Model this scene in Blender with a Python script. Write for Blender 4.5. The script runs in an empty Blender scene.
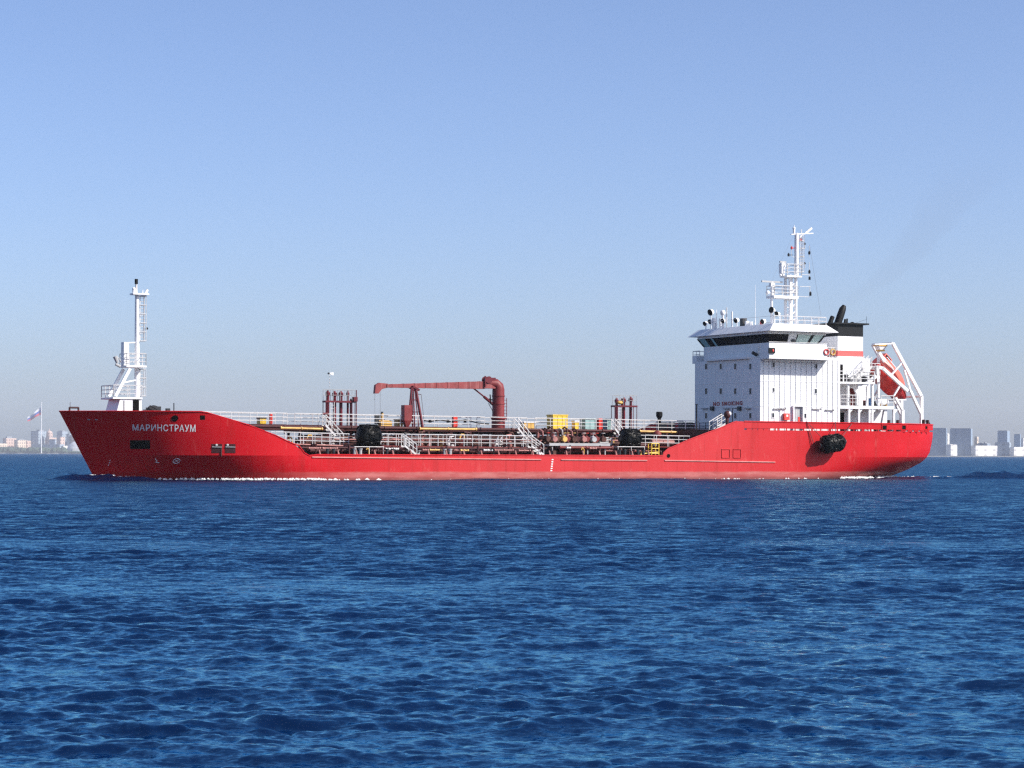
import bpy, bmesh, math, random
import numpy as np
from mathutils import Vector, Matrix, Euler

random.seed(4)
rng = np.random.default_rng(11)
SC = bpy.context.scene
COL = SC.collection
R = math.radians

# ------------------------------------------------------------------ camera
FPX, CAM_H, HORIZON, ROLL = 2300.0, 2.2, 454.4, R(0.17)
cd = bpy.data.cameras.new("camera")
cam = bpy.data.objects.new("camera", cd)
COL.objects.link(cam)
cd.sensor_width = 36.0
cd.lens = FPX / 1024 * 36.0
cd.shift_y = (HORIZON - 384) / 1024
cd.clip_start = 0.1
cd.clip_end = 40000
cam.matrix_world = Matrix.Translation((0, 0, CAM_H)) @ Matrix.Rotation(R(90), 4, 'X') @ Matrix.Rotation(ROLL, 4, 'Z')
SC.camera = cam

# ------------------------------------------------------------------ sky, sun, exposure
TH = R(27)                                   # heading of the ship
SUN_L = Vector((0.92, -1.0, 1.06)).normalized()   # towards the sun, in ship axes
SUN_W = Matrix.Rotation(TH, 3, 'Z') @ SUN_L
SUN_EL = math.asin(SUN_W.z)
SUN_AZ = math.atan2(SUN_W.x, SUN_W.y)        # clockwise from +Y
world = bpy.data.worlds.new("World")
SC.world = world
world.use_nodes = True
wn = world.node_tree
sky = wn.nodes.new("ShaderNodeTexSky")
sky.sky_type = 'NISHITA'
sky.sun_disc = False
sky.sun_elevation = SUN_EL
sky.sun_rotation = SUN_AZ
sky.altitude = 0
sky.air_density = 0.7
sky.dust_density = 1.45
sky.ozone_density = 3.0
bg = wn.nodes["Background"]
bg.inputs[1].default_value = 0.128
tint = wn.nodes.new("ShaderNodeMixRGB")          # cool autumn air
tint.blend_type = 'MULTIPLY'
tint.inputs[0].default_value = 1.0
tint.inputs[2].default_value = (1.0, 1.0, 1.11, 1)
wn.links.new(sky.outputs[0], tint.inputs[1])
wn.links.new(tint.outputs[0], bg.inputs[0])
sl = bpy.data.lights.new("sun", 'SUN')
sl.energy = 5.0
sl.angle = R(0.5)
sl.color = (1.0, 0.95, 0.87)
sun = bpy.data.objects.new("sun", sl)
COL.objects.link(sun)
sun.rotation_euler = SUN_W.to_track_quat('Z', 'Y').to_euler()
sun.location = (60, -60, 90)
SC.view_settings.view_transform = 'Standard'
SC.view_settings.look = 'None'
SC.view_settings.exposure = 0.37
SC.view_settings.gamma = 1.0
SC.view_settings.use_curve_mapping = False
SC.cycles.use_denoising = False
SC.cycles.max_bounces = 6
SC.cycles.pixel_filter_type = "BLACKMAN_HARRIS"
SC.cycles.filter_width = 1.35
SC.cycles.volume_bounces = 0
SC.cycles.sample_clamp_indirect = 2.0
SC.cycles.caustics_reflective = False
SC.cycles.caustics_refractive = False

# ------------------------------------------------------------------ measuring: photo angles to ship axes
BOW_Y = 190.0


def ray(px, py):
    dx, dy = px - 512, py - HORIZON
    c, s = math.cos(ROLL), math.sin(ROLL)
    return Vector(((dx * c + dy * s) / FPX, 1.0, -(-dx * s + dy * c) / FPX))


SHIP_O = Vector((ray(59, 411).x * BOW_Y, BOW_Y, 0))
AX = Vector((math.cos(TH), math.sin(TH), 0))
AY = Vector((-math.sin(TH), math.cos(TH), 0))
CAMP = Vector((0, 0, CAM_H))


def S(px, py, y):
    "point of the plane y = const of the ship (x aft, y starboard, z up) seen at this angle"
    r = ray(px, py)
    t = (y - (CAMP - SHIP_O).dot(AY)) / r.dot(AY)
    q = CAMP + t * r - SHIP_O
    return Vector((q.dot(AX), y, q.z))


def SX(px, py, x):
    "the same for a plane x = const"
    r = ray(px, py)
    t = (x - (CAMP - SHIP_O).dot(AX)) / r.dot(AX)
    q = CAMP + t * r - SHIP_O
    return Vector((x, q.dot(AY), q.z))


def WP(px, py, d):
    r = ray(px, py)
    return CAMP + r * d


# ------------------------------------------------------------------ materials
def mat(name, col, rough=0.5, metal=0.0, vary=0.12, scale=1.5, bump=0.0, spec=0.5, stain=None, stain_amt=0.0):
    m = bpy.data.materials.new(name)
    m.use_nodes = True
    n, l = m.node_tree.nodes, m.node_tree.links
    b = n["Principled BSDF"]
    b.inputs["Roughness"].default_value = rough
    b.inputs["Metallic"].default_value = metal
    b.inputs["Specular IOR Level"].default_value = spec
    tc = n.new("ShaderNodeTexCoord")
    nz = n.new("ShaderNodeTexNoise")
    nz.inputs["Scale"].default_value = scale
    nz.inputs["Detail"].default_value = 6
    nz.inputs["Roughness"].default_value = 0.62
    l.new(tc.outputs["Object"], nz.inputs["Vector"])
    rp = n.new("ShaderNodeValToRGB")
    rp.color_ramp.elements[0].position = 0.3
    rp.color_ramp.elements[1].position = 0.7
    a = [max(0, c * (1 - vary)) for c in col]
    z = [min(1, c * (1 + vary)) for c in col]
    rp.color_ramp.elements[0].color = (*a, 1)
    rp.color_ramp.elements[1].color = (*z, 1)
    l.new(nz.outputs["Fac"], rp.inputs["Fac"])
    out = rp.outputs["Color"]
    if stain:
        mp = n.new("ShaderNodeMapping")
        mp.inputs["Scale"].default_value = (3.0, 3.0, 0.5)
        l.new(tc.outputs["Object"], mp.inputs["Vector"])
        n2 = n.new("ShaderNodeTexNoise")
        n2.inputs["Scale"].default_value = 1.1
        n2.inputs["Detail"].default_value = 8
        n2.inputs["Roughness"].default_value = 0.7
        l.new(mp.outputs["Vector"], n2.inputs["Vector"])
        r2 = n.new("ShaderNodeValToRGB")
        r2.color_ramp.elements[0].position = 0.52
        r2.color_ramp.elements[1].position = 0.72
        r2.color_ramp.elements[0].color = (0, 0, 0, 1)
        r2.color_ramp.elements[1].color = (stain_amt,) * 3 + (1,)
        l.new(n2.outputs["Fac"], r2.inputs["Fac"])
        mx = n.new("ShaderNodeMixRGB")
        mx.inputs[2].default_value = (*stain, 1)
        l.new(r2.outputs["Color"], mx.inputs[0])
        l.new(out, mx.inputs[1])
        out = mx.outputs["Color"]
    l.new(out, b.inputs["Base Color"])
    if bump:
        bp = n.new("ShaderNodeBump")
        bp.inputs["Strength"].default_value = bump
        bp.inputs["Distance"].default_value = 0.05
        l.new(nz.outputs["Fac"], bp.inputs["Height"])
        l.new(bp.outputs["Normal"], b.inputs["Normal"])
    return m


M = {}
M['white'] = mat("white_paint", (0.80, 0.80, 0.80), 0.42, vary=0.05, scale=0.8, stain=(0.55, 0.45, 0.36), stain_amt=0.22)
M['white2'] = mat("white_rail_paint", (0.62, 0.61, 0.60), 0.45, vary=0.06, scale=1.2, stain=(0.42, 0.26, 0.17), stain_amt=0.35)
M['black'] = mat("black_paint", (0.006, 0.006, 0.007), 0.55, vary=0.3, spec=0.2)
M['rubber'] = mat("black_rubber", (0.004, 0.004, 0.004), 0.42, vary=0.5, scale=4, bump=0.3, spec=0.12)
M['dark'] = mat("dark_opening", (0.004, 0.003, 0.003), 0.8, vary=0.3, spec=0.1)
M['maroon'] = mat("maroon_deck_paint", (0.060, 0.012, 0.013), 0.6, vary=0.4, scale=1.2, spec=0.3, stain=(0.02, 0.012, 0.01), stain_amt=0.6)
M['oxide'] = mat("oxide_red_paint", (0.17, 0.026, 0.025), 0.55, vary=0.3, scale=1.0, spec=0.3, stain=(0.30, 0.12, 0.10), stain_amt=0.5)
M['crane'] = mat("crane_paint", (0.19, 0.026, 0.028), 0.5, vary=0.25, scale=1.0, spec=0.3, stain=(0.36, 0.14, 0.12), stain_amt=0.4)
M['jib'] = mat("faded_crane_paint", (0.26, 0.052, 0.052), 0.55, vary=0.25, scale=1.2, spec=0.3, stain=(0.42, 0.22, 0.20), stain_amt=0.5)
M['riser'] = mat("vent_riser_paint", (0.12, 0.010, 0.018), 0.5, vary=0.25, spec=0.3)
M['brown'] = mat("rusty_pipe", (0.075, 0.026, 0.018), 0.6, vary=0.5, scale=2.5, spec=0.3, stain=(0.34, 0.22, 0.17), stain_amt=0.5)
M['pink'] = mat("faded_pink_pipe", (0.36, 0.15, 0.13), 0.6, vary=0.25, scale=2.0)
M['yellow'] = mat("yellow_paint", (0.78, 0.52, 0.045), 0.45, vary=0.15, scale=2)
M['ochre'] = mat("ochre_pipe", (0.60, 0.36, 0.09), 0.5, vary=0.25, scale=2)
M['teal'] = mat("teal_tarpaulin", (0.27, 0.42, 0.41), 0.6, vary=0.15, scale=2)
M['sigred'] = mat("signal_red_paint", (0.66, 0.045, 0.03), 0.4, vary=0.12, scale=2)
M['orange'] = mat("orange_boat_shell", (0.74, 0.13, 0.085), 0.4, vary=0.08, scale=1)
M['boathull'] = mat("shaded_red_boat_hull", (0.55, 0.03, 0.022), 0.4, vary=0.1, scale=1)  # darker red puts the shade of the boat's underside into the colour
M['grey'] = mat("grey_steel", (0.38, 0.38, 0.38), 0.5, vary=0.15)
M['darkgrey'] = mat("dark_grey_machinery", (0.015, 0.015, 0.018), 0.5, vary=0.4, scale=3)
M['strake'] = mat("sunlit_strake_paint", (0.62, 0.22, 0.20), 0.5, vary=0.2, scale=2)  # sun caught on the strake's top is put into this pale colour
M['signtext'] = mat("sign_red_letters", (0.36, 0.018, 0.028), 0.5, vary=0.1)
M['letters'] = mat("white_letters", (0.80, 0.79, 0.77), 0.5, vary=0.06)
M['blue'] = mat("blue_plastic", (0.06, 0.17, 0.36), 0.4, vary=0.1)
M['stripe'] = mat("red_funnel_band", (0.62, 0.10, 0.09), 0.45, vary=0.12)
M['wire'] = mat("steel_wire", (0.25, 0.25, 0.26), 0.5, vary=0.1)
M['rope'] = mat("mooring_rope", (0.09, 0.05, 0.05), 0.8, vary=0.2)


def glass_mat(name, col, rough=0.08):
    m = mat(name, col, rough, vary=0.08, spec=0.12)
    return m


M['glass'] = glass_mat("dark_window_glass", (0.008, 0.008, 0.010))
M['portglass'] = glass_mat("port_glass", (0.035, 0.045, 0.06))
M['skyglass'] = glass_mat("sky_green_window_glass", (0.58, 0.74, 0.68), 0.15)  # opaque green panes; sky seen through them is painted into the colour
M['glassteal'] = glass_mat("teal_window_glass", (0.30, 0.52, 0.52), 0.15)


def hull_material():
    m = bpy.data.materials.new("red_hull_paint")
    m.use_nodes = True
    n, l = m.node_tree.nodes, m.node_tree.links
    b = n["Principled BSDF"]
    b.inputs["Roughness"].default_value = 0.45
    b.inputs["Specular IOR Level"].default_value = 0.15
    tc = n.new("ShaderNodeTexCoord")
    sep = n.new("ShaderNodeSeparateXYZ")
    l.new(tc.outputs["Object"], sep.inputs[0])

    def noise(scale, vec_scale=(1, 1, 1), detail=7, rough=0.65):
        mp = n.new("ShaderNodeMapping")
        mp.inputs["Scale"].default_value = vec_scale
        l.new(tc.outputs["Object"], mp.inputs["Vector"])
        q = n.new("ShaderNodeTexNoise")
        q.inputs["Scale"].default_value = scale
        q.inputs["Detail"].default_value = detail
        q.inputs["Roughness"].default_value = rough
        l.new(mp.outputs["Vector"], q.inputs["Vector"])
        return q.outputs["Fac"]

    def ramp(fac, p0, c0, p1, c1):
        r = n.new("ShaderNodeValToRGB")
        r.color_ramp.elements[0].position = p0
        r.color_ramp.elements[1].position = p1
        r.color_ramp.elements[0].color = (*c0, 1)
        r.color_ramp.elements[1].color = (*c1, 1)
        l.new(fac, r.inputs["Fac"])
        return r.outputs["Color"]

    def mix(fac, a, bcol):
        x = n.new("ShaderNodeMixRGB")
        if hasattr(fac, 'links'):
            l.new(fac, x.inputs[0])
        else:
            x.inputs[0].default_value = fac
        for i, c in ((1, a), (2, bcol)):
            if hasattr(c, 'links'):
                l.new(c, x.inputs[i])
            else:
                x.inputs[i].default_value = (*c, 1)
        return x.outputs[0]

    def math_(op, a, c):
        x = n.new("ShaderNodeMath")
        x.operation = op
        for i, v in ((0, a), (1, c)):
            if hasattr(v, 'links'):
                l.new(v, x.inputs[i])
            else:
                x.inputs[i].default_value = v
        return x.outputs[0]

    big = noise(0.16, (1, 1, 1.6))
    base = ramp(big, 0.32, (0.46, 0.004, 0.008), 0.68, (0.56, 0.010, 0.018))
    # chalked, paler paint amidships
    chx = n.new("ShaderNodeMapRange")
    chx.inputs[1].default_value = 20
    chx.inputs[2].default_value = 36
    l.new(sep.outputs[0], chx.inputs[0])
    chx2 = n.new("ShaderNodeMapRange")
    chx2.inputs[1].default_value = 74
    chx2.inputs[2].default_value = 60
    l.new(sep.outputs[0], chx2.inputs[0])
    chalk = math_('MULTIPLY', math_('MULTIPLY', chx.outputs[0], chx2.outputs[0]), 0.40)
    base = mix(chalk, base, (0.62, 0.085, 0.085))
    # vertical streaks
    st = ramp(noise(0.9, (1.4, 1.4, 0.10)), 0.52, (0, 0, 0), 0.74, (0.6, 0.6, 0.6))
    base = mix(st, base, (0.30, 0.016, 0.014))
    st2 = ramp(noise(1.3, (1.0, 1.0, 0.35), 9, 0.72), 0.58, (0, 0, 0), 0.76, (0.5, 0.5, 0.5))
    base = mix(st2, base, (0.66, 0.16, 0.14))
    st3 = ramp(noise(2.6, (1.2, 1.2, 0.06), 4, 0.6), 0.62, (0, 0, 0), 0.76, (0.55, 0.55, 0.55))
    base = mix(math_('MULTIPLY', st3, noise(0.25, (1, 1, 1), 2, .5)), base, (0.20, 0.045, 0.025))
    # plate seams
    for period, thick, axis in ((2.9, 0.02, 0),):
        f = math_('FRACT', math_('DIVIDE', sep.outputs[axis], period), 0)
        line = math_('LESS_THAN', f, thick)
        base = mix(math_('MULTIPLY', line, 0.22), base, (0.30, 0.01, 0.01))
    # boot topping with an uneven faded edge and growth
    zz = math_('ADD', sep.outputs[2], math_('MULTIPLY', math_('SUBTRACT', noise(0.5, (1, 1, 1)), 0.5), 0.25))
    band = n.new("ShaderNodeMapRange")
    band.inputs[1].default_value = 0.74
    band.inputs[2].default_value = 0.60
    l.new(zz, band.inputs[0])
    bt = ramp(noise(0.8, (0.5, 0.5, 2.0), 8, 0.7), 0.35, (0.36, 0.075, 0.07), 0.65, (0.52, 0.20, 0.18))
    fwd = n.new("ShaderNodeMapRange")
    fwd.inputs[1].default_value = 14
    fwd.inputs[2].default_value = 26
    l.new(sep.outputs[0], fwd.inputs[0])
    bt = mix(fwd.outputs[0], (0.40, 0.012, 0.016), bt)
    base = mix(math_('MULTIPLY', band.outputs[0], 0.85), base, bt)
    # wet, darker line just above the water
    wet = n.new("ShaderNodeMapRange")
    wet.inputs[1].default_value = 0.30
    wet.inputs[2].default_value = 0.12
    l.new(zz, wet.inputs[0])
    base = mix(math_('MULTIPLY', wet.outputs[0], 0.6), base, (0.15, 0.05, 0.045))
    l.new(base, b.inputs["Base Color"])
    bp = n.new("ShaderNodeBump")
    bp.inputs["Strength"].default_value = 0.25
    bp.inputs["Distance"].default_value = 0.05
    l.new(noise(0.55, (1, 1, 0.6), 3, 0.4), bp.inputs["Height"])
    l.new(bp.outputs["Normal"], b.inputs["Normal"])
    return m


M['hull'] = hull_material()


# ------------------------------------------------------------------ mesh builder
class MB:
    def __init__(s):
        s.v, s.f = [], []

    def add(s, vs, fs):
        o = len(s.v)
        s.v += [Vector(p) for p in vs]
        s.f += [tuple(i + o for i in f) for f in fs]
        return s

    def box(s, x0, x1, y0, y1, z0, z1):
        vs = [(x, y, z) for z in (z0, z1) for y in (y0, y1) for x in (x0, x1)]
        return s.add(vs, [(0, 2, 3, 1), (4, 5, 7, 6), (0, 1, 5, 4), (2, 6, 7, 3), (0, 4, 6, 2), (1, 3, 7, 5)])

    def bar(s, p, q, r, n=6, r2=None, cap=True):
        p, q = Vector(p), Vector(q)
        d = (q - p)
        if d.length < 1e-6:
            return s
        d.normalize()
        a = d.orthogonal().normalized()
        b = d.cross(a)
        r2 = r if r2 is None else r2
        vs = []
        for c, rr in ((p, r), (q, r2)):
            for i in range(n):
                t = 2 * math.pi * (i + 0.5) / n
                vs.append(c + (a * math.cos(t) + b * math.sin(t)) * rr)
        fs = [(i, (i + 1) % n, n + (i + 1) % n, n + i) for i in range(n)]
        if cap:
            fs += [tuple(range(n - 1, -1, -1)), tuple(range(n, 2 * n))]
        return s.add(vs, fs)

    def tube(s, pts, r, n=8):
        pts = [Vector(p) for p in pts]
        vs, fs = [], []
        a = None
        for k, p in enumerate(pts):
            d = (pts[min(k + 1, len(pts) - 1)] - pts[max(k - 1, 0)]).normalized()
            a = d.orthogonal().normalized() if a is None else (a - d * a.dot(d)).normalized()
            b = d.cross(a)
            rr = r[k] if isinstance(r, (list, tuple)) else r
            for i in range(n):
                t = 2 * math.pi * i / n
                vs.append(p + (a * math.cos(t) + b * math.sin(t)) * rr)
        for k in range(len(pts) - 1):
            for i in range(n):
                fs.append((k * n + i, k * n + (i + 1) % n, (k + 1) * n + (i + 1) % n, (k + 1) * n + i))
        fs += [tuple(range(n - 1, -1, -1)), tuple((len(pts) - 1) * n + i for i in range(n))]
        return s.add(vs, fs)

    def beam(s, p, q, w, h):
        "rectangular beam; h is measured in the x-z plane, w along y"
        p, q = Vector(p), Vector(q)
        d = (q - p).normalized()
        side = Vector((0, 1, 0))
        if abs(d.dot(side)) > 0.9:
            side = Vector((1, 0, 0))
        up = d.cross(side).normalized()
        side = up.cross(d).normalized()
        vs = [c + side * (w / 2 * i) + up * (h / 2 * j) for c in (p, q) for i, j in ((-1, -1), (1, -1), (1, 1), (-1, 1))]
        return s.add(vs, [(3, 2, 1, 0), (4, 5, 6, 7)] + [(i, (i + 1) % 4, 4 + (i + 1) % 4, 4 + i) for i in range(4)])

    def prism(s, poly, y0, y1):
        "polygon in (x, z) pushed from y0 to y1"
        n = len(poly)
        vs = [(x, y0, z) for x, z in poly] + [(x, y1, z) for x, z in poly]
        return s.add(vs, [tuple(range(n)), tuple(range(2 * n - 1, n - 1, -1))] + [(i, n + i, n + (i + 1) % n, (i + 1) % n) for i in range(n)])

    def prismz(s, poly, z0, z1, poly2=None):
        n = len(poly)
        poly2 = poly2 or poly
        vs = [(x, y, z0) for x, y in poly] + [(x, y, z1) for x, y in poly2]
        return s.add(vs, [tuple(range(n - 1, -1, -1)), tuple(range(n, 2 * n))] + [(i, (i + 1) % n, n + (i + 1) % n, n + i) for i in range(n)])

    def ball(s, c, rx, ry=None, rz=None, nu=12, nv=8):
        c = Vector(c)
        ry = ry or rx
        rz = rz or rx
        vs = [c + Vector((0, 0, -rz))]
        for j in range(1, nv):
            t = math.pi * j / nv
            for i in range(nu):
                a = 2 * math.pi * i / nu
                vs.append(c + Vector((rx * math.sin(t) * math.cos(a), ry * math.sin(t) * math.sin(a), -rz * math.cos(t))))
        vs.append(c + Vector((0, 0, rz)))
        fs = [(0, 1 + (i + 1) % nu, 1 + i) for i in range(nu)]
        for j in range(nv - 2):
            for i in range(nu):
                a, b = 1 + j * nu + i, 1 + j * nu + (i + 1) % nu
                fs.append((a, b, b + nu, a + nu))
        e = len(vs) - 1
        fs += [(e, e - nu + i, e - nu + (i + 1) % nu) for i in range(nu)]
        return s.add(vs, fs)

    def rail(s, p, q, h=1.0, step=1.4, bars=3, r=0.035, ends=True):
        "guard rail standing on the line p-q"
        p, q = Vector(p), Vector(q)
        n = max(1, round((q - p).length / step))
        up = Vector((0, 0, 1))
        for i in range(n + 1):
            b = p.lerp(q, i / n)
            s.bar(b, b + up * h, r, 5)
        for k in range(1, bars + 1):
            z = h * k / bars
            s.bar(p + up * z, q + up * z, r * (1.1 if k == bars else 0.8), 5)
        return s

    def stairs(s, top, bot, w, r=0.045, rail_h=0.9):
        "ladder stair between two points, w wide along y"
        top, bot = Vector(top), Vector(bot)
        up = Vector((0, 0, 1))
        for k in (0, 1):
            o = Vector((0, w * k, 0))
            s.beam(top + o, bot + o, 0.05, 0.16)
            s.bar(top + o + up * rail_h, bot + o + up * rail_h, r, 5)
            s.bar(top + o + up * rail_h * 0.5, bot + o + up * rail_h * 0.5, r * 0.7, 5)
            for t in (0.02, 0.35, 0.68, 0.98):
                a = top.lerp(bot, t) + o
                s.bar(a, a + up * rail_h, r * 0.9, 5)
        n = max(3, int(abs(top.z - bot.z) / 0.25))
        for i in range(1, n):
            c = top.lerp(bot, i / n)
            s.box(c.x - 0.11, c.x + 0.11, c.y + 0.03, c.y + w - 0.03, c.z - 0.02, c.z + 0.02)
        return s

    def split(s, name, m, parent=None, smooth=False):
        "one object for each connected piece"
        par = list(range(len(s.v)))

        def find(i):
            while par[i] != i:
                par[i] = par[par[i]]
                i = par[i]
            return i
        for f in s.f:
            for i in f[1:]:
                par[find(i)] = find(f[0])
        groups = {}
        for f in s.f:
            groups.setdefault(find(f[0]), []).append(f)
        for fs in groups.values():
            ids = sorted({i for f in fs for i in f})
            mp = {i: k for k, i in enumerate(ids)}
            q = MB()
            q.add([s.v[i] for i in ids], [tuple(mp[i] for i in f) for f in fs])
            q.build(name, m, parent, smooth)

    def build(s, name, m, parent=None, smooth=False, origin=None, angle=35):
        o = Vector(origin) if origin is not None else Vector((0, 0, 0))
        me = bpy.data.meshes.new(name)
        me.from_pydata([tuple(p - o) for p in s.v], [], s.f)
        me.validate()
        bm = bmesh.new()
        bm.from_mesh(me)
        bmesh.ops.recalc_face_normals(bm, faces=bm.faces)
        bm.to_mesh(me)
        bm.free()
        if smooth:
            me.polygons.foreach_set("use_smooth", [True] * len(me.polygons))
            me.set_sharp_from_angle(angle=R(angle))
        me.materials.append(M[m] if isinstance(m, str) else m)
        ob = bpy.data.objects.new(name, me)
        COL.objects.link(ob)
        if parent is not None:
            ob.parent = parent
        return ob


def tag(o, label=None, cat=None, group=None, kind=None):
    for k, v in (('label', label), ('category', cat), ('group', group), ('kind', kind)):
        if v:
            o[k] = v
    return o


SHIP_M = Matrix.Translation(SHIP_O) @ Matrix.Rotation(TH, 4, 'Z')


def empty(name, base, label, cat, group=None, frame=SHIP_M):
    e = bpy.data.objects.new(name, None)
    COL.objects.link(e)
    e.empty_display_size = 0.5
    e.matrix_world = frame @ Matrix.Translation(base)
    return tag(e, label, cat, group)


def place(ob, base, frame=SHIP_M):
    ob.matrix_world = frame @ Matrix.Translation(base)
    return ob


def copy_tree(o, parent=None):
    c = o.copy()
    COL.objects.link(c)
    c.parent = parent
    for ch in list(o.children):
        copy_tree(ch, c)
    return c


# ------------------------------------------------------------------ hull form
KN = 2.05
TOPF = [(-2, 5.66), (10.2, 5.64)]
for px, py in ((208.5, 412.2), (246, 424), (276, 435.6), (288.5, 441.7), (299, 446), (304.3, 453), (309, 455.6)):
    p = S(px, py, -7.2)
    TOPF.append((max(p.x, TOPF[-1][0] + 0.05), p.z))
TOPF.append((20.0, 2.13))
TOPF.append((53.6, 2.13))
for px, py in ((663.5, 452.7), (668, 448.8), (688, 440), (720, 428), (733, 422.4), (737, 421.2)):
    p = S(px, py, -7.25)
    TOPF.append((max(p.x, TOPF[-1][0] + 0.05), p.z))
X_SLOT = 62.3
POOP = 4.50
TOP_FULL = TOPF + [(X_SLOT, 5.3), (90, 5.2)]
TOP_HULL = TOPF + [(X_SLOT, 5.3), (X_SLOT + 0.02, POOP), (90, POOP)]


def stem(z):
    return float(np.interp(z, [-1.5, -0.5, 0.8, 5.67], [3.6, 3.3, 2.64, 0.0]))


def stern(z):
    return float(np.interp(z, [-1.2, -0.4, 0.2, 0.8, 1.5, 2.5, 3.9, 5.4], [77.7, 80.9, 82.6, 83.9, 84.9, 85.65, 86.0, 86.05]))


LOA = 86.05


def hull_x(u, z):
    return LOA * u + stem(z) * (1 - u) ** 6 + (stern(z) - LOA) * u ** 10


def clip(t):
    return max(0.0, min(1.0, t))


def sst(a, b, x):
    t = clip((x - a) / (b - a))
    return t * t * (3 - 2 * t)


HB = 7.25


def half(x, z):
    d = x - stem(z)
    bd = HB * (1 - (1 - clip(d / 15.0)) ** 2.1)
    bw = HB * (1 - (1 - clip(d / 18.0)) ** 1.7)
    kap = sst(3, 8.5, x)
    bk = (bw + (bd - bw) * 0.42) * (1 - kap) + bd * kap
    if z >= KN:
        b = bk + (bd - bk) * clip((z - KN) / (5.65 - KN))
    else:
        b = bw + (bk - bw) * clip(z / KN)
    e = stern(z) - x
    fs = 1 - 0.40 * (1 - clip(e / 11.0)) ** 3.2
    fs *= 1 - 0.55 * clip((2.0 - z) / 2.0) ** 1.2 * (1 - clip(e / 15.0)) ** 2
    return b * fs


def hull_at(px, py):
    y = -7.0
    for _ in range(25):
        p = S(px, py, y)
        y = 0.5 * y + 0.5 * (-half(p.x, p.z))
    return Vector((p.x, -half(p.x, p.z), p.z))


ship = bpy.data.objects.new("tanker_ship", None)
COL.objects.link(ship)
ship.matrix_world = SHIP_M
tag(ship, "long red tanker ship with a white deckhouse aft, crossing the blue water", "ship")


def us():
    a = set(np.linspace(0, 1, 90).tolist())
    a |= {0.004, 0.008, 0.015, 0.99, 0.995, 0.998}
    for x, _ in TOP_HULL:
        if 0 < x < 85:
            for z in (3.0,):
                a.add(x / LOA)
    return sorted(a)


US = us()
ZLOW = [-1.2, -0.5, 0.0, 0.3, 0.6, 0.9, 1.2, 1.5, 1.8]


def top_z(u, prof):
    z = 4.0
    xs_, zs_ = [q[0] for q in prof], [q[1] for q in prof]
    for _ in range(12):
        x = hull_x(u, z)
        z = float(np.interp(x, xs_, zs_))
    return z


hb = MB()
for side in (-1, 1):
    cols = []
    for u in US:
        zt = top_z(u, TOP_HULL)
        zs = ZLOW + [KN] + [KN + (zt - KN) * t for t in (0.2, 0.4, 0.6, 0.8, 1.0)]
        col = []
        for z in zs:
            x = hull_x(u, z)
            col.append((x, side * half(x, z), z))
        cols.append(col)
    n = len(cols[0])
    kn = len(ZLOW)
    # the knuckle is a hard edge: the plating below and above it does not share corners
    cols = [c[:kn + 1] + [c[kn]] + c[kn + 1:] for c in cols]
    n += 1
    vs = [p for c in cols for p in c]
    fs = [(i * n + j, (i + 1) * n + j, (i + 1) * n + j + 1, i * n + j + 1) for i in range(len(cols) - 1) for j in range(n - 1) if j != kn]
    hb.add(vs, fs)
    if side == -1:
        e0 = (len(cols) - 1) * n
        nn = len(vs)
for j in range(n - 1):
    if j == kn:
        continue
    hb.f.append((e0 + j, nn + e0 + j, nn + e0 + j + 1, e0 + j + 1))
hull = hb.build("hull", 'hull', ship, smooth=True, angle=20)


def hull_strip(zf0, zf1, x0, x1, off=0.0, n=90, sides=(-1, 1)):
    "closed strip of plating lying on the hull form"
    mb = MB()
    for side in sides:
        vs, fs = [], []
        for i in range(n + 1):
            x = x0 + (x1 - x0) * i / n
            for z in (zf0(x), zf1(x)):
                xx = min(x, stern(z))
                vs.append((xx, side * (half(xx, z) + off), z))
            for z in (zf1(x), zf0(x)):
                xx = min(x, stern(z))
                vs.append((xx, side * (half(xx, z) + off - 0.08), z))
        for i in range(n):
            for k in range(4):
                a, b = i * 4 + k, i * 4 + (k + 1) % 4
                fs.append((a, b, b + 4, a + 4))
        fs += [(0, 1, 2, 3), (n * 4 + 3, n * 4 + 2, n * 4 + 1, n * 4)]
        mb.add(vs, fs)
    return mb


XE = 86.03
topf = lambda x: float(np.interp(x, [q[0] for q in TOP_FULL], [q[1] for q in TOP_FULL]))
bw_ = hull_strip(lambda x: POOP + 0.17, topf, X_SLOT + 0.021, XE, 0.0, 120)
zt = topf(XE)
b_end = half(XE, 5.0)
bw_.box(XE - 0.08, XE, -b_end, b_end, POOP + 0.17, zt)
bulwark = bw_.build("poop_bulwark", 'hull', ship, smooth=True, angle=30)
br = MB()
for x in list(np.arange(62.6, 66, 0.0001 + 0.62)) + list(np.arange(66, 85, 0.95)):
    for sgn in (-1, 1):
        w = 0.55 if x < 64.5 or x > 79.5 else random.choice((0.10, 0.14, 0.3))
        y = half(x, POOP) - 0.05
        br.box(x, x + w, sgn * y - 0.03, sgn * y + 0.03, POOP - 0.05, POOP + 0.2)
br.split("bulwark_bracket", 'hull', bulwark)
cap = MB()
for side in (-1, 1):
    pts = []
    for x in np.linspace(X_SLOT, XE, 60):
        z = topf(x)
        pts.append((x, side * half(min(x, stern(z)), z), z))
    cap.tube(pts, 0.06, 6)
cap.build("cap_rail", 'hull', bulwark, smooth=True)
cap = MB()
for side in (-1, 1):
    pts = []
    for x in list(np.linspace(0.02, 10, 40)) + [q[0] for q in TOPF[2:]]:
        z = topf(x)
        if pts and x <= pts[-1][0]:
            continue
        pts.append((x, side * half(x, z), z))
    cap.tube(pts, 0.05, 6)
cap.build("gunwale_rail", 'hull', hull, smooth=True)


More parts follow.
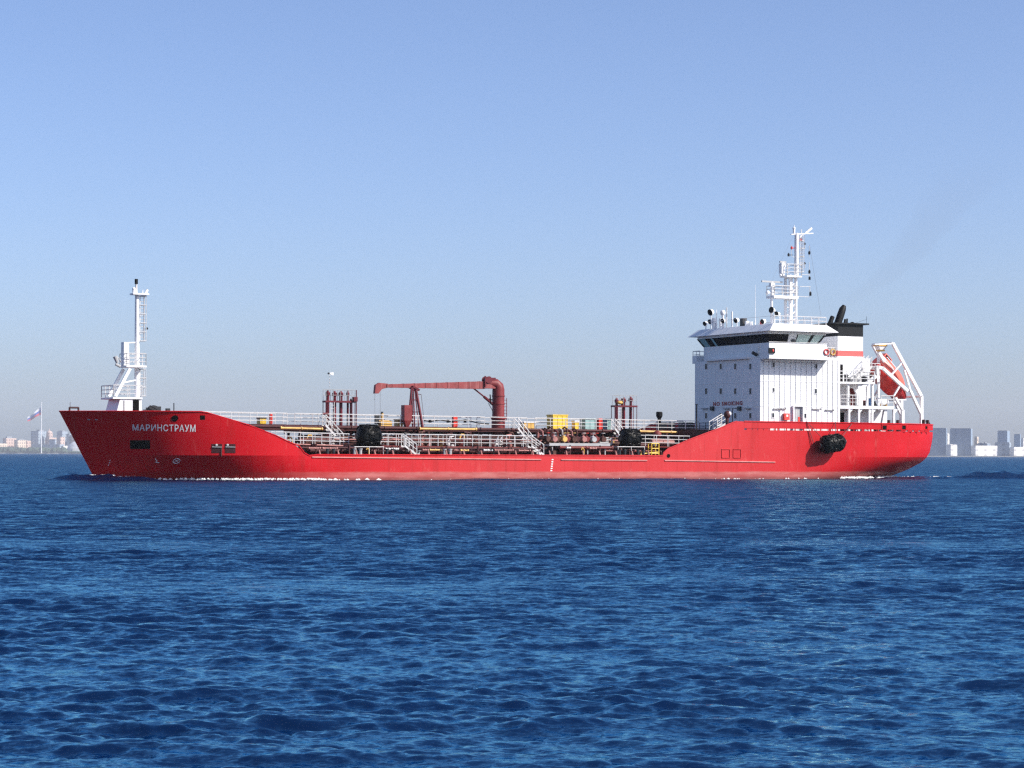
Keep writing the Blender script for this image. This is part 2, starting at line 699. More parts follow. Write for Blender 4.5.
def deck(name, x0, x1, z, m, n=60, inset=0.03):
    mb = MB()
    vs, fs = [], []
    for i in range(n + 1):
        x = x0 + (x1 - x0) * i / n
        h = max(0.02, half(x, z) - inset)
        vs += [(x, -h, z), (x, 0, z + 0.12), (x, h, z)]
    for i in range(n):
        for k in (0, 1):
            a = i * 3 + k
            fs.append((a, a + 3, a + 4, a + 1))
    mb.add(vs, fs)
    return mb.build(name, m, ship)


deck("main_deck", 11, 65.0, 1.98, 'maroon')
deck("forecastle_deck", 1.2, 11.8, 4.62, 'maroon')
deck("poop_deck", 58.5, 84.9, POOP, 'maroon')
b = MB()
h = half(11.8, 3.0) - 0.05
b.box(11.75, 11.85, -h, h, 1.98, 4.66)
b.build("forecastle_bulkhead", 'maroon', ship)
b = MB()
h = half(58.5, 3.0) - 0.05
b.box(58.45, 58.55, -h, h, 1.98, POOP)
b.build("poop_bulkhead", 'maroon', ship)

# strakes on the side
for a, c, py0, py1 in ((312, 541, 457.0, 459.4), (561, 647, 459.6, 460.3), (664.5, 775, 460.3, 462.0)):
    p, q = hull_at(a, py0), hull_at(c, py1)
    mb = MB()
    mb.box(p.x, q.x, -HB - 0.07, -HB + 0.02, 0.02, 0.11)
    for v in mb.v:
        t = (v.x - p.x) / (q.x - p.x)
        v.z += p.z + (q.z - p.z) * t - 0.07
    mb.build("rubbing_strake", 'strake', hull)
    mb = MB()
    mb.box(p.x, q.x, HB - 0.02, HB + 0.13, p.z - 0.07, p.z + 0.07)
    mb.build("rubbing_strake", 'strake', hull)


def text_mesh(body, width_chars_offset=0.0, spacing=1.0):
    cu = bpy.data.curves.new("lettering", 'FONT')
    cu.body = body
    cu.size = 1.0
    cu.offset = width_chars_offset
    cu.space_character = spacing
    cu.resolution_u = 3
    ob = bpy.data.objects.new("lettering_tmp", cu)
    COL.objects.link(ob)
    dg = bpy.context.evaluated_depsgraph_get()
    ev = ob.evaluated_get(dg)
    me = ev.to_mesh()
    vs = [v.co.copy() for v in me.vertices]
    fs = [tuple(p.vertices) for p in me.polygons]
    ev.to_mesh_clear()
    bpy.data.objects.remove(ob)
    bpy.data.curves.remove(cu)
    x0, x1 = min(v.x for v in vs), max(v.x for v in vs)
    y0, y1 = min(v.y for v in vs), max(v.y for v in vs)
    return [((v.x - x0) / (x1 - x0), (v.y - y0) / (y1 - y0)) for v in vs], fs


def hull_text(body, px0, px1, py0, py1, m, off=0.012, bold=0.03):
    uv, fs = text_mesh(body, bold, 1.12)
    tl = [hull_at(px0, py0[0]), hull_at(px1, py0[1]), hull_at(px0, py1[0]), hull_at(px1, py1[1])]
    mb = MB()
    vs = []
    for a, h_ in uv:
        zt_ = tl[0].z + (tl[1].z - tl[0].z) * a
        zb_ = tl[2].z + (tl[3].z - tl[2].z) * a
        xt = tl[0].x + (tl[1].x - tl[0].x) * a
        xb = tl[2].x + (tl[3].x - tl[2].x) * a
        z = zb_ + (zt_ - zb_) * h_
        x = xb + (xt - xb) * h_
        vs.append((x, -half(x, z) - off, z))
    mb.add(vs, fs)
    return mb.build("lettering", m, hull)


hull_text("МАРИНСТРАУМ", 132.5, 195.5, (424.3, 424.6), (430.6, 432.0), 'letters', bold=0.013)


def hull_patch(px0, px1, py0, py1, m, name, off=0.015, depth=0.1):
    "plate lying on the shell between four measured corners"
    mb = MB()
    n = 4
    vs, fs = [], []
    for i in range(n + 1):
        for j in range(n + 1):
            p = hull_at(px0 + (px1 - px0) * i / n, py0 + (py1 - py0) * j / n)
            vs.append(p + Vector((0, -off, 0)))
    k = len(vs)
    vs += [v + Vector((0, depth, 0)) for v in vs]
    for i in range(n):
        for j in range(n):
            a = i * (n + 1) + j
            fs.append((a, a + n + 1, a + n + 2, a + 1))
            fs.append((k + a, k + a + 1, k + a + n + 2, k + a + n + 1))
    for j in range(n):
        fs.append((j, j + 1, k + j + 1, k + j))
        q = n * (n + 1)
        fs.append((q + j, k + q + j, k + q + j + 1, q + j + 1))
        fs.append((j * (n + 1), k + j * (n + 1), k + (j + 1) * (n + 1), (j + 1) * (n + 1)))
        fs.append((j * (n + 1) + n, (j + 1) * (n + 1) + n, k + (j + 1) * (n + 1) + n, k + j * (n + 1) + n))
    mb.add(vs, fs)
    return mb.build(name, m, hull)


def disc_patch(px, py, r, m, name, off=0.02):
    c = hull_at(px, py)
    mb = MB()
    n = 14
    vs = [c + Vector((0, -off, 0))]
    for i in range(n):
        t = 2 * math.pi * i / n
        x, z = c.x + r * math.cos(t), c.z + r * math.sin(t)
        vs.append(Vector((x, -half(x, z) - off, z)))
    mb.add(vs, [(0, 1 + i, 1 + (i + 1) % n) for i in range(n)])
    return mb.build(name, m, hull)


hull_patch(130, 150, 440.2, 449, 'dark', "anchor_pocket")
disc_patch(174.8, 418.3, 0.26, 'dark', "fairlead")
hull_patch(200.3, 205, 415.4, 419.6, 'dark', "fairlead")
for a in (884.2, 903.4, 925.6):
    pp = hull_at(a, 427.6)
    mb = MB()
    w = 0.28 if a < 920 else 0.2
    mb.box(pp.x - w, pp.x + w, pp.y - 0.03, pp.y + 0.4, pp.z - w * 0.9, pp.z + w * 0.9)
    fl = mb.build("fairlead", 'dark', bulwark)
    mb = MB()
    for k in (-1, 1):
        mb.box(pp.x - w - 0.06, pp.x + w + 0.06, pp.y - 0.06, pp.y - 0.028, pp.z + k * w * 0.9 - 0.05, pp.z + k * w * 0.9 + 0.05)
        mb.box(pp.x + k * (w + 0.01) - 0.05, pp.x + k * (w + 0.01) + 0.05, pp.y - 0.065, pp.y - 0.029, pp.z - w * 0.9, pp.z + w * 0.9)
    mb.build("fairlead_frame", 'hull', fl)
# recesses with a rung, forward and aft
for a, c, y0, y1, lit in ((211.5, 222, 444, 453, True), (225, 235.5, 444, 453, True), (721.5, 730, 449, 458, False), (733, 741, 449, 458, False)):
    if lit:
        rc = hull_patch(a, c, y0, y1, 'maroon', "shell_recess")
        mb = MB()
        p, q = hull_at(a + .4, 447), hull_at(c - .4, 447.2)
        mb.bar(p + Vector((0, -0.05, 0)), q + Vector((0, -0.05, 0)), 0.035)
        p = hull_at(a + 5 if a < 220 else a + 2.5, 445)
        mb.ball(p + Vector((0, -0.04, 0)), 0.11, 0.03, 0.09)
        mb.build("recess_rung", 'grey', rc)
    else:
        mb = MB()
        p, q = hull_at(a, y1), hull_at(c, y0)
        for x0, x1, z0, z1 in ((p.x, q.x, p.z, p.z + .05), (p.x, q.x, q.z - .05, q.z), (p.x, p.x + .05, p.z, q.z), (q.x - .05, q.x, p.z, q.z)):
            mb.box(x0, x1, -HB - 0.05, -HB + 0.02, z0, z1)
        mb.build("shell_recess_frame", 'hull', hull)
# draught and thruster marks
mb = MB()
c = hull_at(176.5, 461)
for i in range(12):
    t0, t1 = 2 * math.pi * i / 12, 2 * math.pi * (i + 1) / 12
    pt = []
    for t in (t0, t1):
        x, z = c.x + .25 * math.cos(t), c.z + .2 * math.sin(t)
        pt.append(Vector((x, -half(x, z) - .02, z)))
    mb.bar(pt[0], pt[1], 0.028, 4)
for t in (0.8, 2.36):
    pt = []
    for s_ in (-1, 1):
        x, z = c.x + .25 * s_ * math.cos(t), c.z + .2 * s_ * math.sin(t)
        pt.append(Vector((x, -half(x, z) - .02, z)))
    mb.bar(pt[0], pt[1], 0.025, 4)
mb.build("thruster_mark", 'letters', hull)
mb = MB()
for (a, b_), (c_, d_) in (((155, 458.5), (157, 461)), ((157, 461), (155.5, 462.3)), ((155.5, 462.3), (159, 462.6))):
    mb.bar(hull_at(a, b_) + Vector((0, -.02, 0)), hull_at(c_, d_) + Vector((0, -.02, 0)), 0.028, 4)
mb.build("bulb_mark", 'letters', hull)
mb = MB()
for k in range(6):
    p = hull_at(552.5 - .25 * k, 459.6 + 2.2 * k)
    mb.box(p.x - .09, p.x + .09, -HB - .02, -HB + .02, p.z - .05, p.z + .05)
mb.split("draught_mark", 'letters', hull)
mb = MB()
for i, (a, y_) in enumerate(((109.5, 461), (109, 463.2), (108, 465.6))):
    mb.bar(hull_at(a, y_) + Vector((0, -.02, 0)), hull_at(a + .8, y_ - 1) + Vector((0, -.02, 0)), 0.03, 4)
mb.split("draught_mark", 'letters', hull)
hull_patch(81.6, 83.2, 418.8, 420.2, 'sigred', "scupper_plate", 0.03)
for a in (87.5, 95):
    hull_patch(a, a + 2.6, 419.1, 420.1, 'grey', "scupper_plate", 0.03)
disc_patch(668.5, 455.8, 0.18, 'dark', "fairlead")

# ------------------------------------------------------------------ forecastle: windlass, mast
mb = MB()
z0 = 4.66
for x, w, hh in ((7.0, 0.5, 1.15), (7.9, 0.6, 1.25), (8.7, .4, 1.1)):
    mb.bar((x, -1.8, z0 + .75), (x, 1.4, z0 + .75), w * .75, 12)
    mb.box(x - .15, x + .15, -2.2, -1.8, z0, z0 + hh + .2)
    mb.box(x - .15, x + .15, 1.4, 1.7, z0, z0 + hh)
mb.bar((7.4, -2.3, z0 + 1.0), (7.4, -2.0, z0 + 1.0), .55, 12)
mb.tube([(6.6, -2.5, z0 + 1.1), (7.0, -2.5, z0 + 1.5), (7.6, -2.5, z0 + 1.2)], .05, 6)
mb.box(9.2, 9.6, -2.8, -2.2, z0, z0 + 1.1)
mb.bar((9.1, -2.4, z0 + .5), (9.1, -2.4, z0 + 1.75), .05)
mb.build("anchor_windlass", 'darkgrey', ship, smooth=True)
mb = MB()
p = S(68.5, 411, 0)
for dx in (0, .75):
    mb.bar((p.x + dx, -.3, 5.6), (p.x + dx, -.3, 6.0), .09)
mb.bar((p.x, -.3, 5.96), (p.x + .75, -.3, 5.96), .08)
mb.bar((p.x + .05, -.3, 5.9), (p.x + .05, -.3, 6.4), .02)
mb.build("bow_chock", 'maroon', ship, smooth=True)

fm = MB()
a = S(112.5, 399, -1.9)
c = S(141.8, 399, -1.9)
hx0, hx1 = a.x, c.x
fm.prism([(hx0 + .1, 4.62), (hx1, 4.62), (hx1, a.z), (hx0 + .65, a.z)], -1.9, 1.3)
house = fm.build("forward_house", 'white', ship)
mb = MB()
d0, d1 = S(133, 399.3, -1.92), S(139, 411, -1.92)
mb.box(d0.x, d1.x, -1.93, -1.88, 4.7, d0.z)
mb.build("door", 'dark', house)
mb = MB()
d0, d1 = S(123.3, 400.5, -1.92), S(124.8, 411, -1.92)
mb.box(d0.x, d1.x, -1.94, -1.88, 4.7, d0.z)
mb.build("door", 'grey', house)
mast = MB()
pb, pt_ = S(137, 398, 0), S(137, 294, 0)
mast.bar(pb, pt_, .24, 12, .17)
foremast = mast.build("foremast", 'white', ship, smooth=True)
plx0, plx1 = S(113, 397, -2.0).x, S(142.5, 397, -2.0).x
pz = S(120, 397.2, -2.0).z


def platform(name, x0, x1, y0, y1, z, t, parent, m='white', rails=('p', 's', 'f', 'a'), rh=1.0, step=1.0, r=.035):
    mb = MB()
    mb.box(x0, x1, y0, y1, z - t, z)
    pl = mb.build(name, m, parent)
    mb = MB()
    e = .04
    if 'p' in rails:
        mb.rail((x0 + e, y0 + e, z), (x1 - e, y0 + e, z), rh, step, 3, r)
    if 's' in rails:
        mb.rail((x0 + e, y1 - e, z), (x1 - e, y1 - e, z), rh, step, 3, r)
    if 'f' in rails:
        mb.rail((x0 + e, y0 + e, z), (x0 + e, y1 - e, z), rh, step, 3, r)
    if 'a' in rails:
        mb.rail((x1 - e, y0 + e, z), (x1 - e, y1 - e, z), rh, step, 3, r)
    if mb.v:
        mb.build("guard_rail", 'white2', pl)
    return pl


platform("platform", plx0, plx1, -2.0, 1.4, pz, .14, foremast, rails=('p', 's', 'f'))
z2 = S(130, 365.2, -1).z
p2a, p2b = S(126.5, 366, -1).x, S(146.6, 366, -1).x
platform("platform", p2a, p2b, -1.0, 1.0, z2, .16, foremast, step=.8)
mb = MB()
mb.beam(S(130, 368.5, -.9), S(115.4, 396, -.9), .2, .26)
mb.beam(S(130, 368.5, -.9) + Vector((0, 1.8, 0)), S(115.4, 396, -.9) + Vector((0, 1.8, 0)), .2, .26)
mb.bar(S(122, 383, -.9), S(137, 380, 0), .07)
mb.build("strut", 'white', foremast)
mb = MB()
p, q = S(124, 342, -.5), S(129, 355, -.5)
mb.box(p.x, q.x, -.5, .3, z2, p.z)
mb.bar((q.x, -.3, p.z - .05), S(136, 342.5, 0), .06)
mb.build("signal_cabinet", 'white', foremast)


def ladder(px0, px1, py0, py1, y, parent, hoops=True, m='white2', name="ladder"):
    mb = MB()
    a, b_ = S(px0, py0, y), S(px1, py1, y)
    xs = (a.x, a.x + .34)
    for x in xs:
        mb.bar((x, y, a.z), (x, y, b_.z), .035, 5)
    z = b_.z
    while z < a.z:
        mb.bar((xs[0], y, z), (xs[1], y, z), .022, 4)
        z += .3
    if hoops:
        z = b_.z
        xe = b_.x
        while z <= a.z:
            mb.tube([(xs[0], y, z), (xs[0], y - .3, z), (xe, y - .2, z), (xe, y + .3, z), (xs[0], y + .35, z)], .03, 4)
            z += .75
        for dy in (-.2, .3):
            mb.bar((xe, y + dy, b_.z), (xe, y + dy, a.z), .026, 4)
    return mb.build(name, m, parent)


ladder(140, 145.5, 296, 341, 0, foremast)
ladder(140, 145, 369, 396, 0, foremast)
t0, t1 = S(131.5, 293.8, 0), S(147.4, 293.8, 0)
mb = MB()
mb.box(t0.x, t1.x, -.5, .5, t0.z - .08, t0.z + .05)
mb.bar((t0.x + .2, 0, t0.z), (t0.x + .2, 0, t0.z + .35), .13, 8)
mb.ball((t0.x + .2, 0, t0.z + .42), .14)
mb.bar((t1.x - .2, 0, t0.z), (t1.x, 0, t0.z + .4), .12, 8)
mb.bar((t1.x - .5, -.3, t0.z), (t1.x - .5, -.3, t0.z + .35), .04, 5)
mb.build("mast_head_platform", 'white', foremast, smooth=True)
mb = MB()
a, c = S(136.3, 293.8, 0), S(136.3, 284, 0)
mb.bar(a, c, .09, 8)
lp = mb.build("mast_light_pole", 'white2', foremast)
mb = MB()
mb.bar(c, S(136.3, 279, 0), .14, 8)
mb.build("mast_light", 'black', lp, smooth=True)
mb = MB()
p = S(117.4, 363, -.6)
mb.bar(p, p + Vector((-.2, 0, .55)), .12, 8, .2)
mb.bar(p + Vector((0, 0, .5)), S(121.5, 362, -.6), .04, 4)
mb.bar(p + Vector((-.15, 0, -.1)), p + Vector((.25, 0, -.3)), .12, 8)
mb.build("fog_horn", 'grey', foremast, smooth=True)
mb = MB()
mb.bar(S(147, 329, 0), S(143, 329, 0), .02, 4)
mb.ball(S(147, 328.5, 0), .1)
mb.build("mast_lamp", 'black', foremast)

# ------------------------------------------------------------------ cargo deck
# raised catwalk
ca, cb = S(238, 423.4, -.7), S(699, 430.6, -.7)
x0, x1 = 11.4, cb.x


def cz(x):
    return float(np.interp(x, [11.4, x1], [4.78, 4.42]))


def wall_y(py, y=-.7):
    return py


mb = MB()
nseg = 24
for i in range(nseg):
    xa = x0 + (x1 - x0) * i / nseg
    xb = x0 + (x1 - x0) * (i + 1) / nseg
    mb.box(xa, xb, -.7, 2.2, cz(xa) - .12, cz(xa))
mb.box(x0, x1, -.66, -.5, cz(30) - .42, cz(30) - .12)
mb.box(x0, x1, 2.0, 2.16, cz(30) - .42, cz(30) - .12)
catwalk = mb.build("catwalk", 'maroon', ship)
mb = MB()
for y in (-.65, 2.15):
    segs = [(x0, 19.9), (20.6, 38.9), (39.5, 43.2), (44.0, 52.0), (52.6, x1)]
    for a, c in segs:
        mb.rail((a, y, cz(a)), (c, y, cz(c)), .98, 1.6, 3, .036)
mb.build("guard_rail", 'white2', catwalk)
mb = MB()
x = x0 + 1.5
while x < x1:
    for y in (-.58, 2.08):
        mb.box(x - .09, x + .09, y - .09, y + .09, 2.0, cz(x) - .12)
    mb.box(x - .06, x + .06, -.58, 2.08, cz(x) - .45, cz(x) - .13)
    x += 4.1
mb.split("post", 'maroon', catwalk)

# pipes that run along the deck
def pipe(px0, px1, py0, py1, y, r, m, name="deck_pipe"):
    mb = MB()
    a, c = S(px0, py0, y), S(px1, py1, y)
    n = max(2, int((c.x - a.x) / 3))
    mb.bar(a, c, r, 10)
    for i in range(n + 1):
        t = i / n
        p = a.lerp(c, t)
        d = Vector((.05, 0, 0))
        mb.bar(p - d, p + d, r * 1.55, 10)
    return mb.build(name, m, ship, smooth=True)


pipe(281, 322, 428, 429, -1.75, .10, 'ochre')
pipe(345, 420, 428.6, 429.2, -1.0, .09, 'maroon')
pipe(420, 476, 428.8, 429.4, -1.75, .10, 'ochre')
pipe(640, 702, 431.3, 433.0, -1.75, .10, 'ochre')
pipe(560, 612, 430, 430.8, -1.0, .08, 'brown')
pipe(250, 690, 426.3, 432.0, -1.3, .12, 'maroon')
pipe(285, 690, 431.2, 434.0, 1.2, .16, 'black')
pipe(380, 530, 449.0, 450.6, -5.3, .09, 'pink')
pipe(300, 545, 447.6, 448.8, -5.55, .085, 'maroon')
for a_, b__, py_, m_ in ((309, 320, 448.2, 'pink'), (323, 337, 448.4, 'pink'), (386, 392, 449, 'white2'), (394, 398, 449, 'white2'), (423, 428, 450, 'pink'), (430, 441, 450, 'ochre'),
                         (452, 459, 450.2, 'pink'), (461, 468, 450.4, 'ochre'), (484, 492, 450.2, 'white2'), (495, 513, 450.2, 'pink'), (519, 530, 450.6, 'pink'), (567, 570, 447.8, 'white2'), (590, 596, 448.4, 'pink')):
    pipe(a_, b__, py_, py_ + .1, -6.1, .07, m_)
pipe(310, 660, 450.6, 452.6, -4.6, .16, 'maroon')
pipe(315, 655, 448.3, 450.2, -3.4, .2, 'maroon')
pipe(300, 650, 445.6, 447.2, -2.6, .18, 'brown')
pipe(300, 650, 443.6, 445.2, -1.6, .2, 'maroon')
pipe(296, 640, 441.0, 442.2, .5, .15, 'brown')
pipe(560, 655, 450.6, 451.3, -5.0, .11, 'oxide')
for k_, (py_, y_, r_, m_) in enumerate(((437.6, 3.0, .26, 'black'), (439.6, 2.4, .2, 'maroon'), (441.8, 3.4, .22, 'brown'), (444.4, 2.8, .24, 'maroon'), (440.6, 4.2, .18, 'darkgrey'),
                                       (436.6, -2.9, .06, 'brown'), (439.4, -3.2, .07, 'pink'), (442.2, -3.3, .09, 'brown'))):
    pipe(300 + 6 * (k_ % 3), 648 - 9 * (k_ % 4), py_, py_ + 1.2, y_, r_, m_)
pipe(560, 612, 447.5, 447.8, -5.6, .12, 'oxide')
pipe(283, 347, 443.9, 446.0, -4.6, .07, 'pink')
mb = MB()
mb.box(18.5, 58, -4.3, 4.3, 2.0, 2.62)
for x in np.arange(19.5, 57, 2.6):
    mb.box(x, x + .12, -4.5, 4.5, 2.0, 2.74)
mb.build("trunk_deck", 'maroon', ship)
# frames crossing over the deck pipes
mb = MB()
for x in np.arange(20.5, 57, 3.05):
    for y in (-5.7, -2.2, 2.0):
        mb.box(x, x + .12, y, y + .12, 2.0, 3.02)
    mb.box(x, x + .12, -5.7, 2.1, 2.92, 3.03)
mb.build("pipe_rack", 'maroon', ship)
# bracket plates along the gunwale
mb = MB()
for i in range(40):
    x = 20.3 + i * .84
    if i % 2 == 0:
        mb.add([(x, -7.1, 2.1), (x + .12, -7.1, 2.1), (x + .12, -7.1, 2.2), (x, -7.1, 2.55), (x - .08, -7.1, 2.55),
                (x, -6.95, 2.1), (x + .12, -6.95, 2.1), (x + .12, -6.95, 2.2), (x, -6.95, 2.55), (x - .08, -6.95, 2.55)],
               [(0, 1, 2, 3, 4), (9, 8, 7, 6, 5), (0, 5, 6, 1), (1, 6, 7, 2), (2, 7, 8, 3), (3, 8, 9, 4), (4, 9, 5, 0)])
mb.split("gunwale_bracket", 'pink', ship)
# mooring bitts
for px in (354.5, 387, 444.5, 619.5, 638, 327.5):
    p = S(px, 455, -6.6)
    mb = MB()
    for d in (0, .55):
        mb.bar((p.x + d, -6.6, 2.0), (p.x + d, -6.6, 2.62), .13, 10)
        mb.bar((p.x + d, -6.6, 2.58), (p.x + d, -6.6, 2.66), .18, 10)
    mb.box(p.x - .3, p.x + .85, -6.85, -6.35, 2.02, 2.12)
    mb.build("mooring_bitt", 'grey' if px in (354.5, 444.5) else 'darkgrey', ship, smooth=True)

# lower walkway along the port side
def walkway(px0, px1, py0, py1, y0, y1, rails=('p', 's'), step=.82, rh=1.0, bars=3):
    a, c = S(px0, py0, y0), S(px1, py1, y0)
    mb = MB()
    mb.add([(a.x, y0, a.z - .1), (c.x, y0, c.z - .1), (c.x, y1, c.z - .1), (a.x, y1, a.z - .1),
            (a.x, y0, a.z), (c.x, y0, c.z), (c.x, y1, c.z), (a.x, y1, a.z)],
           [(3, 2, 1, 0), (4, 5, 6, 7), (0, 1, 5, 4), (1, 2, 6, 5), (2, 3, 7, 6), (3, 0, 4, 7)])
    w = mb.build("side_walkway", 'oxide', ship)
    mb = MB()
    if 'p' in rails:
        mb.rail((a.x, y0 + .04, a.z), (c.x, y0 + .04, c.z), rh, step, bars, .034)
    if 's' in rails:
        mb.rail((a.x, y1 - .04, a.z), (c.x, y1 - .04, c.z), rh, step * 1.5, bars, .03)
    mb.build("guard_rail", 'white2', w)
    mb = MB()
    n = max(1, int((c.x - a.x) / 2.4))
    for i in range(n + 1):
        x = a.x + (c.x - a.x) * i / n
        for y in (y0 + .15, y1 - .15):
            mb.bar((x, y, 2.0), (x, y, a.z - .1), .06, 6)
    mb.split("post", 'maroon', w)
    return w


walkway(276, 349, 443.6, 445.6, -4.6, -3.4)
walkway(381, 404, 445.3, 445.7, -4.8, -3.6)
walkway(412, 532, 445.8, 447.2, -4.8, -3.6)
walkway(645.5, 690, 446.0, 447.0, -4.8, -3.6, step=1.2)
# stairs: catwalk to lower walkway to deck
for (ta, tb, y, w_) in (((325.5, 425), (343.5, 444.5), -1.6, .75),
                        ((404.5, 445.5), (417, 455), -5.7, .7),
                        ((518, 428.0), (533, 446.5), -1.6, .75),
                        ((531.5, 446), (544, 455), -5.6, .75),
                        ((615, 428.5), (626, 443), -1.6, .75)):
    mb = MB()
    mb.stairs(S(ta[0], ta[1], y), S(tb[0], tb[1], y), w_)
    mb.build("stairs", 'white2', ship)

# vent risers
def riser_stack(xs, py_top, py_plat, plat, rail_px, y, base_py, wind=False):
    e = bpy.data.objects.new("vent_riser_stack", None)
    COL.objects.link(e)
    e.parent = ship
    for i, (px, r, top, yy) in enumerate(xs):
        mb = MB()
        p = S(px, top, yy)
        mb.bar((p.x, yy, 2.2), (p.x, yy, p.z), r, 10)
        mb.bar((p.x, yy, p.z - .15), (p.x, yy, p.z + .12), r * 1.5, 10)
        mb.bar((p.x, yy, p.z + .12), (p.x, yy, p.z + .3), r * 1.2, 10, r * .5)
        mb.build("vent_riser", 'riser', e, smooth=True)
    mb = MB()
    a, c = S(plat[0], py_plat, y - .5), S(plat[1], py_plat, y - .5)
    mb.box(a.x, c.x, y - .5, y + .25, a.z - .16, a.z)
    for x in (a.x + .05, c.x - .05):
        for yy in (y - .45, y + .2):
            mb.bar((x, yy, cz(x)), (x, yy, a.z), .035, 5)
    pl = mb.build("platform", 'riser', e)
    mb = MB()
    top = S(plat[0], py_top, y - .5).z
    for ra, rb in rail_px:
        p, q = S(ra, py_plat, y - .46), S(rb, py_plat, y - .46)
        mb.rail((p.x, y - .46, a.z), (q.x, y - .46, a.z), top - a.z, .75, 2, .022)
        mb.rail((p.x, y + .2, a.z), (q.x, y + .2, a.z), top - a.z, .75, 2, .022)
    mb.build("guard_rail", 'grey', pl)
    return e, a, c


e1, a, c = riser_stack([(327.8, .14, 393.8, -.3), (334.6, .15, 394.4, 0), (340.9, .15, 394.4, .1), (347.8, .1, 394.0, .3), (350.9, .1, 402, -.1)],
                       389.5, 400.5, (325.6, 355.8), [(326, 355)], 0, 425)
ladder(330.5, 332.6, 402, 426, -.55, e1, hoops=False)
mb = MB()
p = S(356.3, 401, -.5)
mb.bar((p.x, -.5, 2.2), (p.x, -.5, S(354.5, 390, -.5).z), .05, 6)
mb.box(p.x - .3, p.x + .05, -.7, -.3, p.z - .05, p.z + .35)
mb.bar(S(322.5, 414, -.6), S(328, 413.5, -.6), .1, 6)
mb.build("vent_post", 'riser', e1)
mb = MB()
p = S(329.4, 390, -.3)
mb.bar(p, S(329.9, 374, -.3), .006, 4)
for k in range(4):
    q = S(329.5, 386 - k * 3.4, -.3)
    mb.ball(q, .05)
mb.build("wind_vane_rod", 'white2', e1)
mb = MB()
v0, v1 = S(328.5, 373.4, -.3), S(333.3, 373.9, -.3)
mb.prism([(v0.x + .1, v0.z - .04), (v1.x - .2, v0.z - .12), (v1.x, v0.z - .18), (v1.x, v0.z + .12), (v1.x - .25, v0.z + .06), (v0.x + .1, v0.z + .08)], -.36, -.24)
wv = mb.build("wind_vane", 'white', e1)
mb = MB()
mb.ball(v0, .09)
mb.build("vane_tip", 'darkgrey', wv)
e2, a, c = riser_stack([(616.6, .13, 401, -.4), (622, .11, 401.5, .6), (624, .12, 400.5, -.1), (630.6, .14, 399.8, .1)],
                       395.2, 405.2, (614.7, 637.6), [(616, 623.5), (629.6, 636.8)], 0, 425)
ladder(618.3, 620, 407, 428, -.55, e2, hoops=False)
mb = MB()
p = S(617, 402.6, -.4)
mb.ball(p + Vector((.2, -.2, 0)), .3, .2, .16)
mb.build("vent_valve", 'ochre', e2)

# cargo crane
crane = bpy.data.objects.new("cargo_crane", None)
COL.objects.link(crane)
crane.parent = ship
Y0 = 0.3
cx = S(498.3, 410, Y0).x
mb = MB()
elbow = S(498.3, 386, Y0)
mb.bar((cx, Y0, 2.2), (cx, Y0, 5.4), .62, 20)
mb.bar((cx, Y0, 5.4), (cx, Y0, 5.55), .72, 20)
pts = [(cx, Y0, 5.5), (cx, Y0, elbow.z - .35), (cx - .05, Y0, elbow.z - .05), (cx - .3, Y0, elbow.z + .18), (cx - .8, Y0, elbow.z + .22), (cx - 1.1, Y0, elbow.z + .22)]
mb.tube(pts, [.56, .56, .54, .48, .38, .34], 18)
for py in (396, 404):
    z = S(498.3, py, Y0).z
    mb.bar((cx, Y0, z - .05), (cx, Y0, z + .05), .6, 18)
mb.build("crane_column", 'crane', crane, smooth=True)
mb = MB()
jr_t, jr_b = S(483.5, 381.3, Y0), S(483.5, 389, Y0)
jl_t, jl_b = S(386, 384.3, Y0), S(386, 387.6, Y0)
mb.prism([(jl_b.x, jl_b.z), (jr_b.x, jr_b.z), (jr_b.x, jr_t.z), (jl_t.x, jl_t.z)], Y0 - .26, Y0 + .26)
for t in np.linspace(0.05, .95, 9):
    p = jl_t.lerp(jr_t, t)
    q = jl_b.lerp(jr_b, t)
    mb.box(p.x, p.x + .08, Y0 - .285, Y0 + .285, q.z - .01, p.z + .015)
p, q = S(483, 380.5, Y0), S(494, 388.6, Y0)
mb.box(p.x - .05, q.x, Y0 - .34, Y0 + .34, q.z, q.z + .45)
mb.build("crane_jib", 'jib', crane)
mb = MB()
h0, h1, h2 = S(387, 386, Y0), S(376.5, 386.2, Y0), S(374.6, 393.5, Y0)
mb.prism([(h0.x, h0.z - .15), (h0.x, h0.z + .2), (h1.x + .2, h1.z + .3), (h1.x - .15, h1.z + .1), (h2.x - .05, h2.z), (h2.x + .3, h2.z), (h1.x + .45, h1.z - .25)], Y0 - .2, Y0 + .2)
mb.build("jib_head", 'jib', crane)
mb = MB()
for px, pb_ in ((374.9, 413), (380.2, 416)):
    mb.bar(S(px, 392 if px < 376 else 388, Y0), S(px, pb_, Y0), .015, 4)
mb.ball(S(374.9, 399, Y0), .05)
hk = mb.build("hoist_wire", 'wire', crane)
mb = MB()
p = S(377, 415, Y0)
mb.box(p.x - .2, p.x + .2, Y0 - .12, Y0 + .12, p.z - .8, p.z)
mb.build("hook_block", 'darkgrey', hk)
mb = MB()
mb.bar(S(473.8, 388.5, Y0), S(484, 396.7, Y0), .07, 8)
mb.bar(S(484, 396.7, Y0), S(494, 405.3, Y0), .13, 8)
mb.build("luffing_cylinder", 'riser', crane, smooth=True)
mb = MB()
p = S(487, 380, Y0)
mb.bar((p.x, Y0 - .4, p.z), (p.x, Y0 + .4, p.z), .24, 14)
mb.bar((p.x, Y0 - .42, p.z), (p.x, Y0 - .36, p.z), .33, 14)
mb.bar((p.x, Y0 + .36, p.z), (p.x, Y0 + .42, p.z), .33, 14)
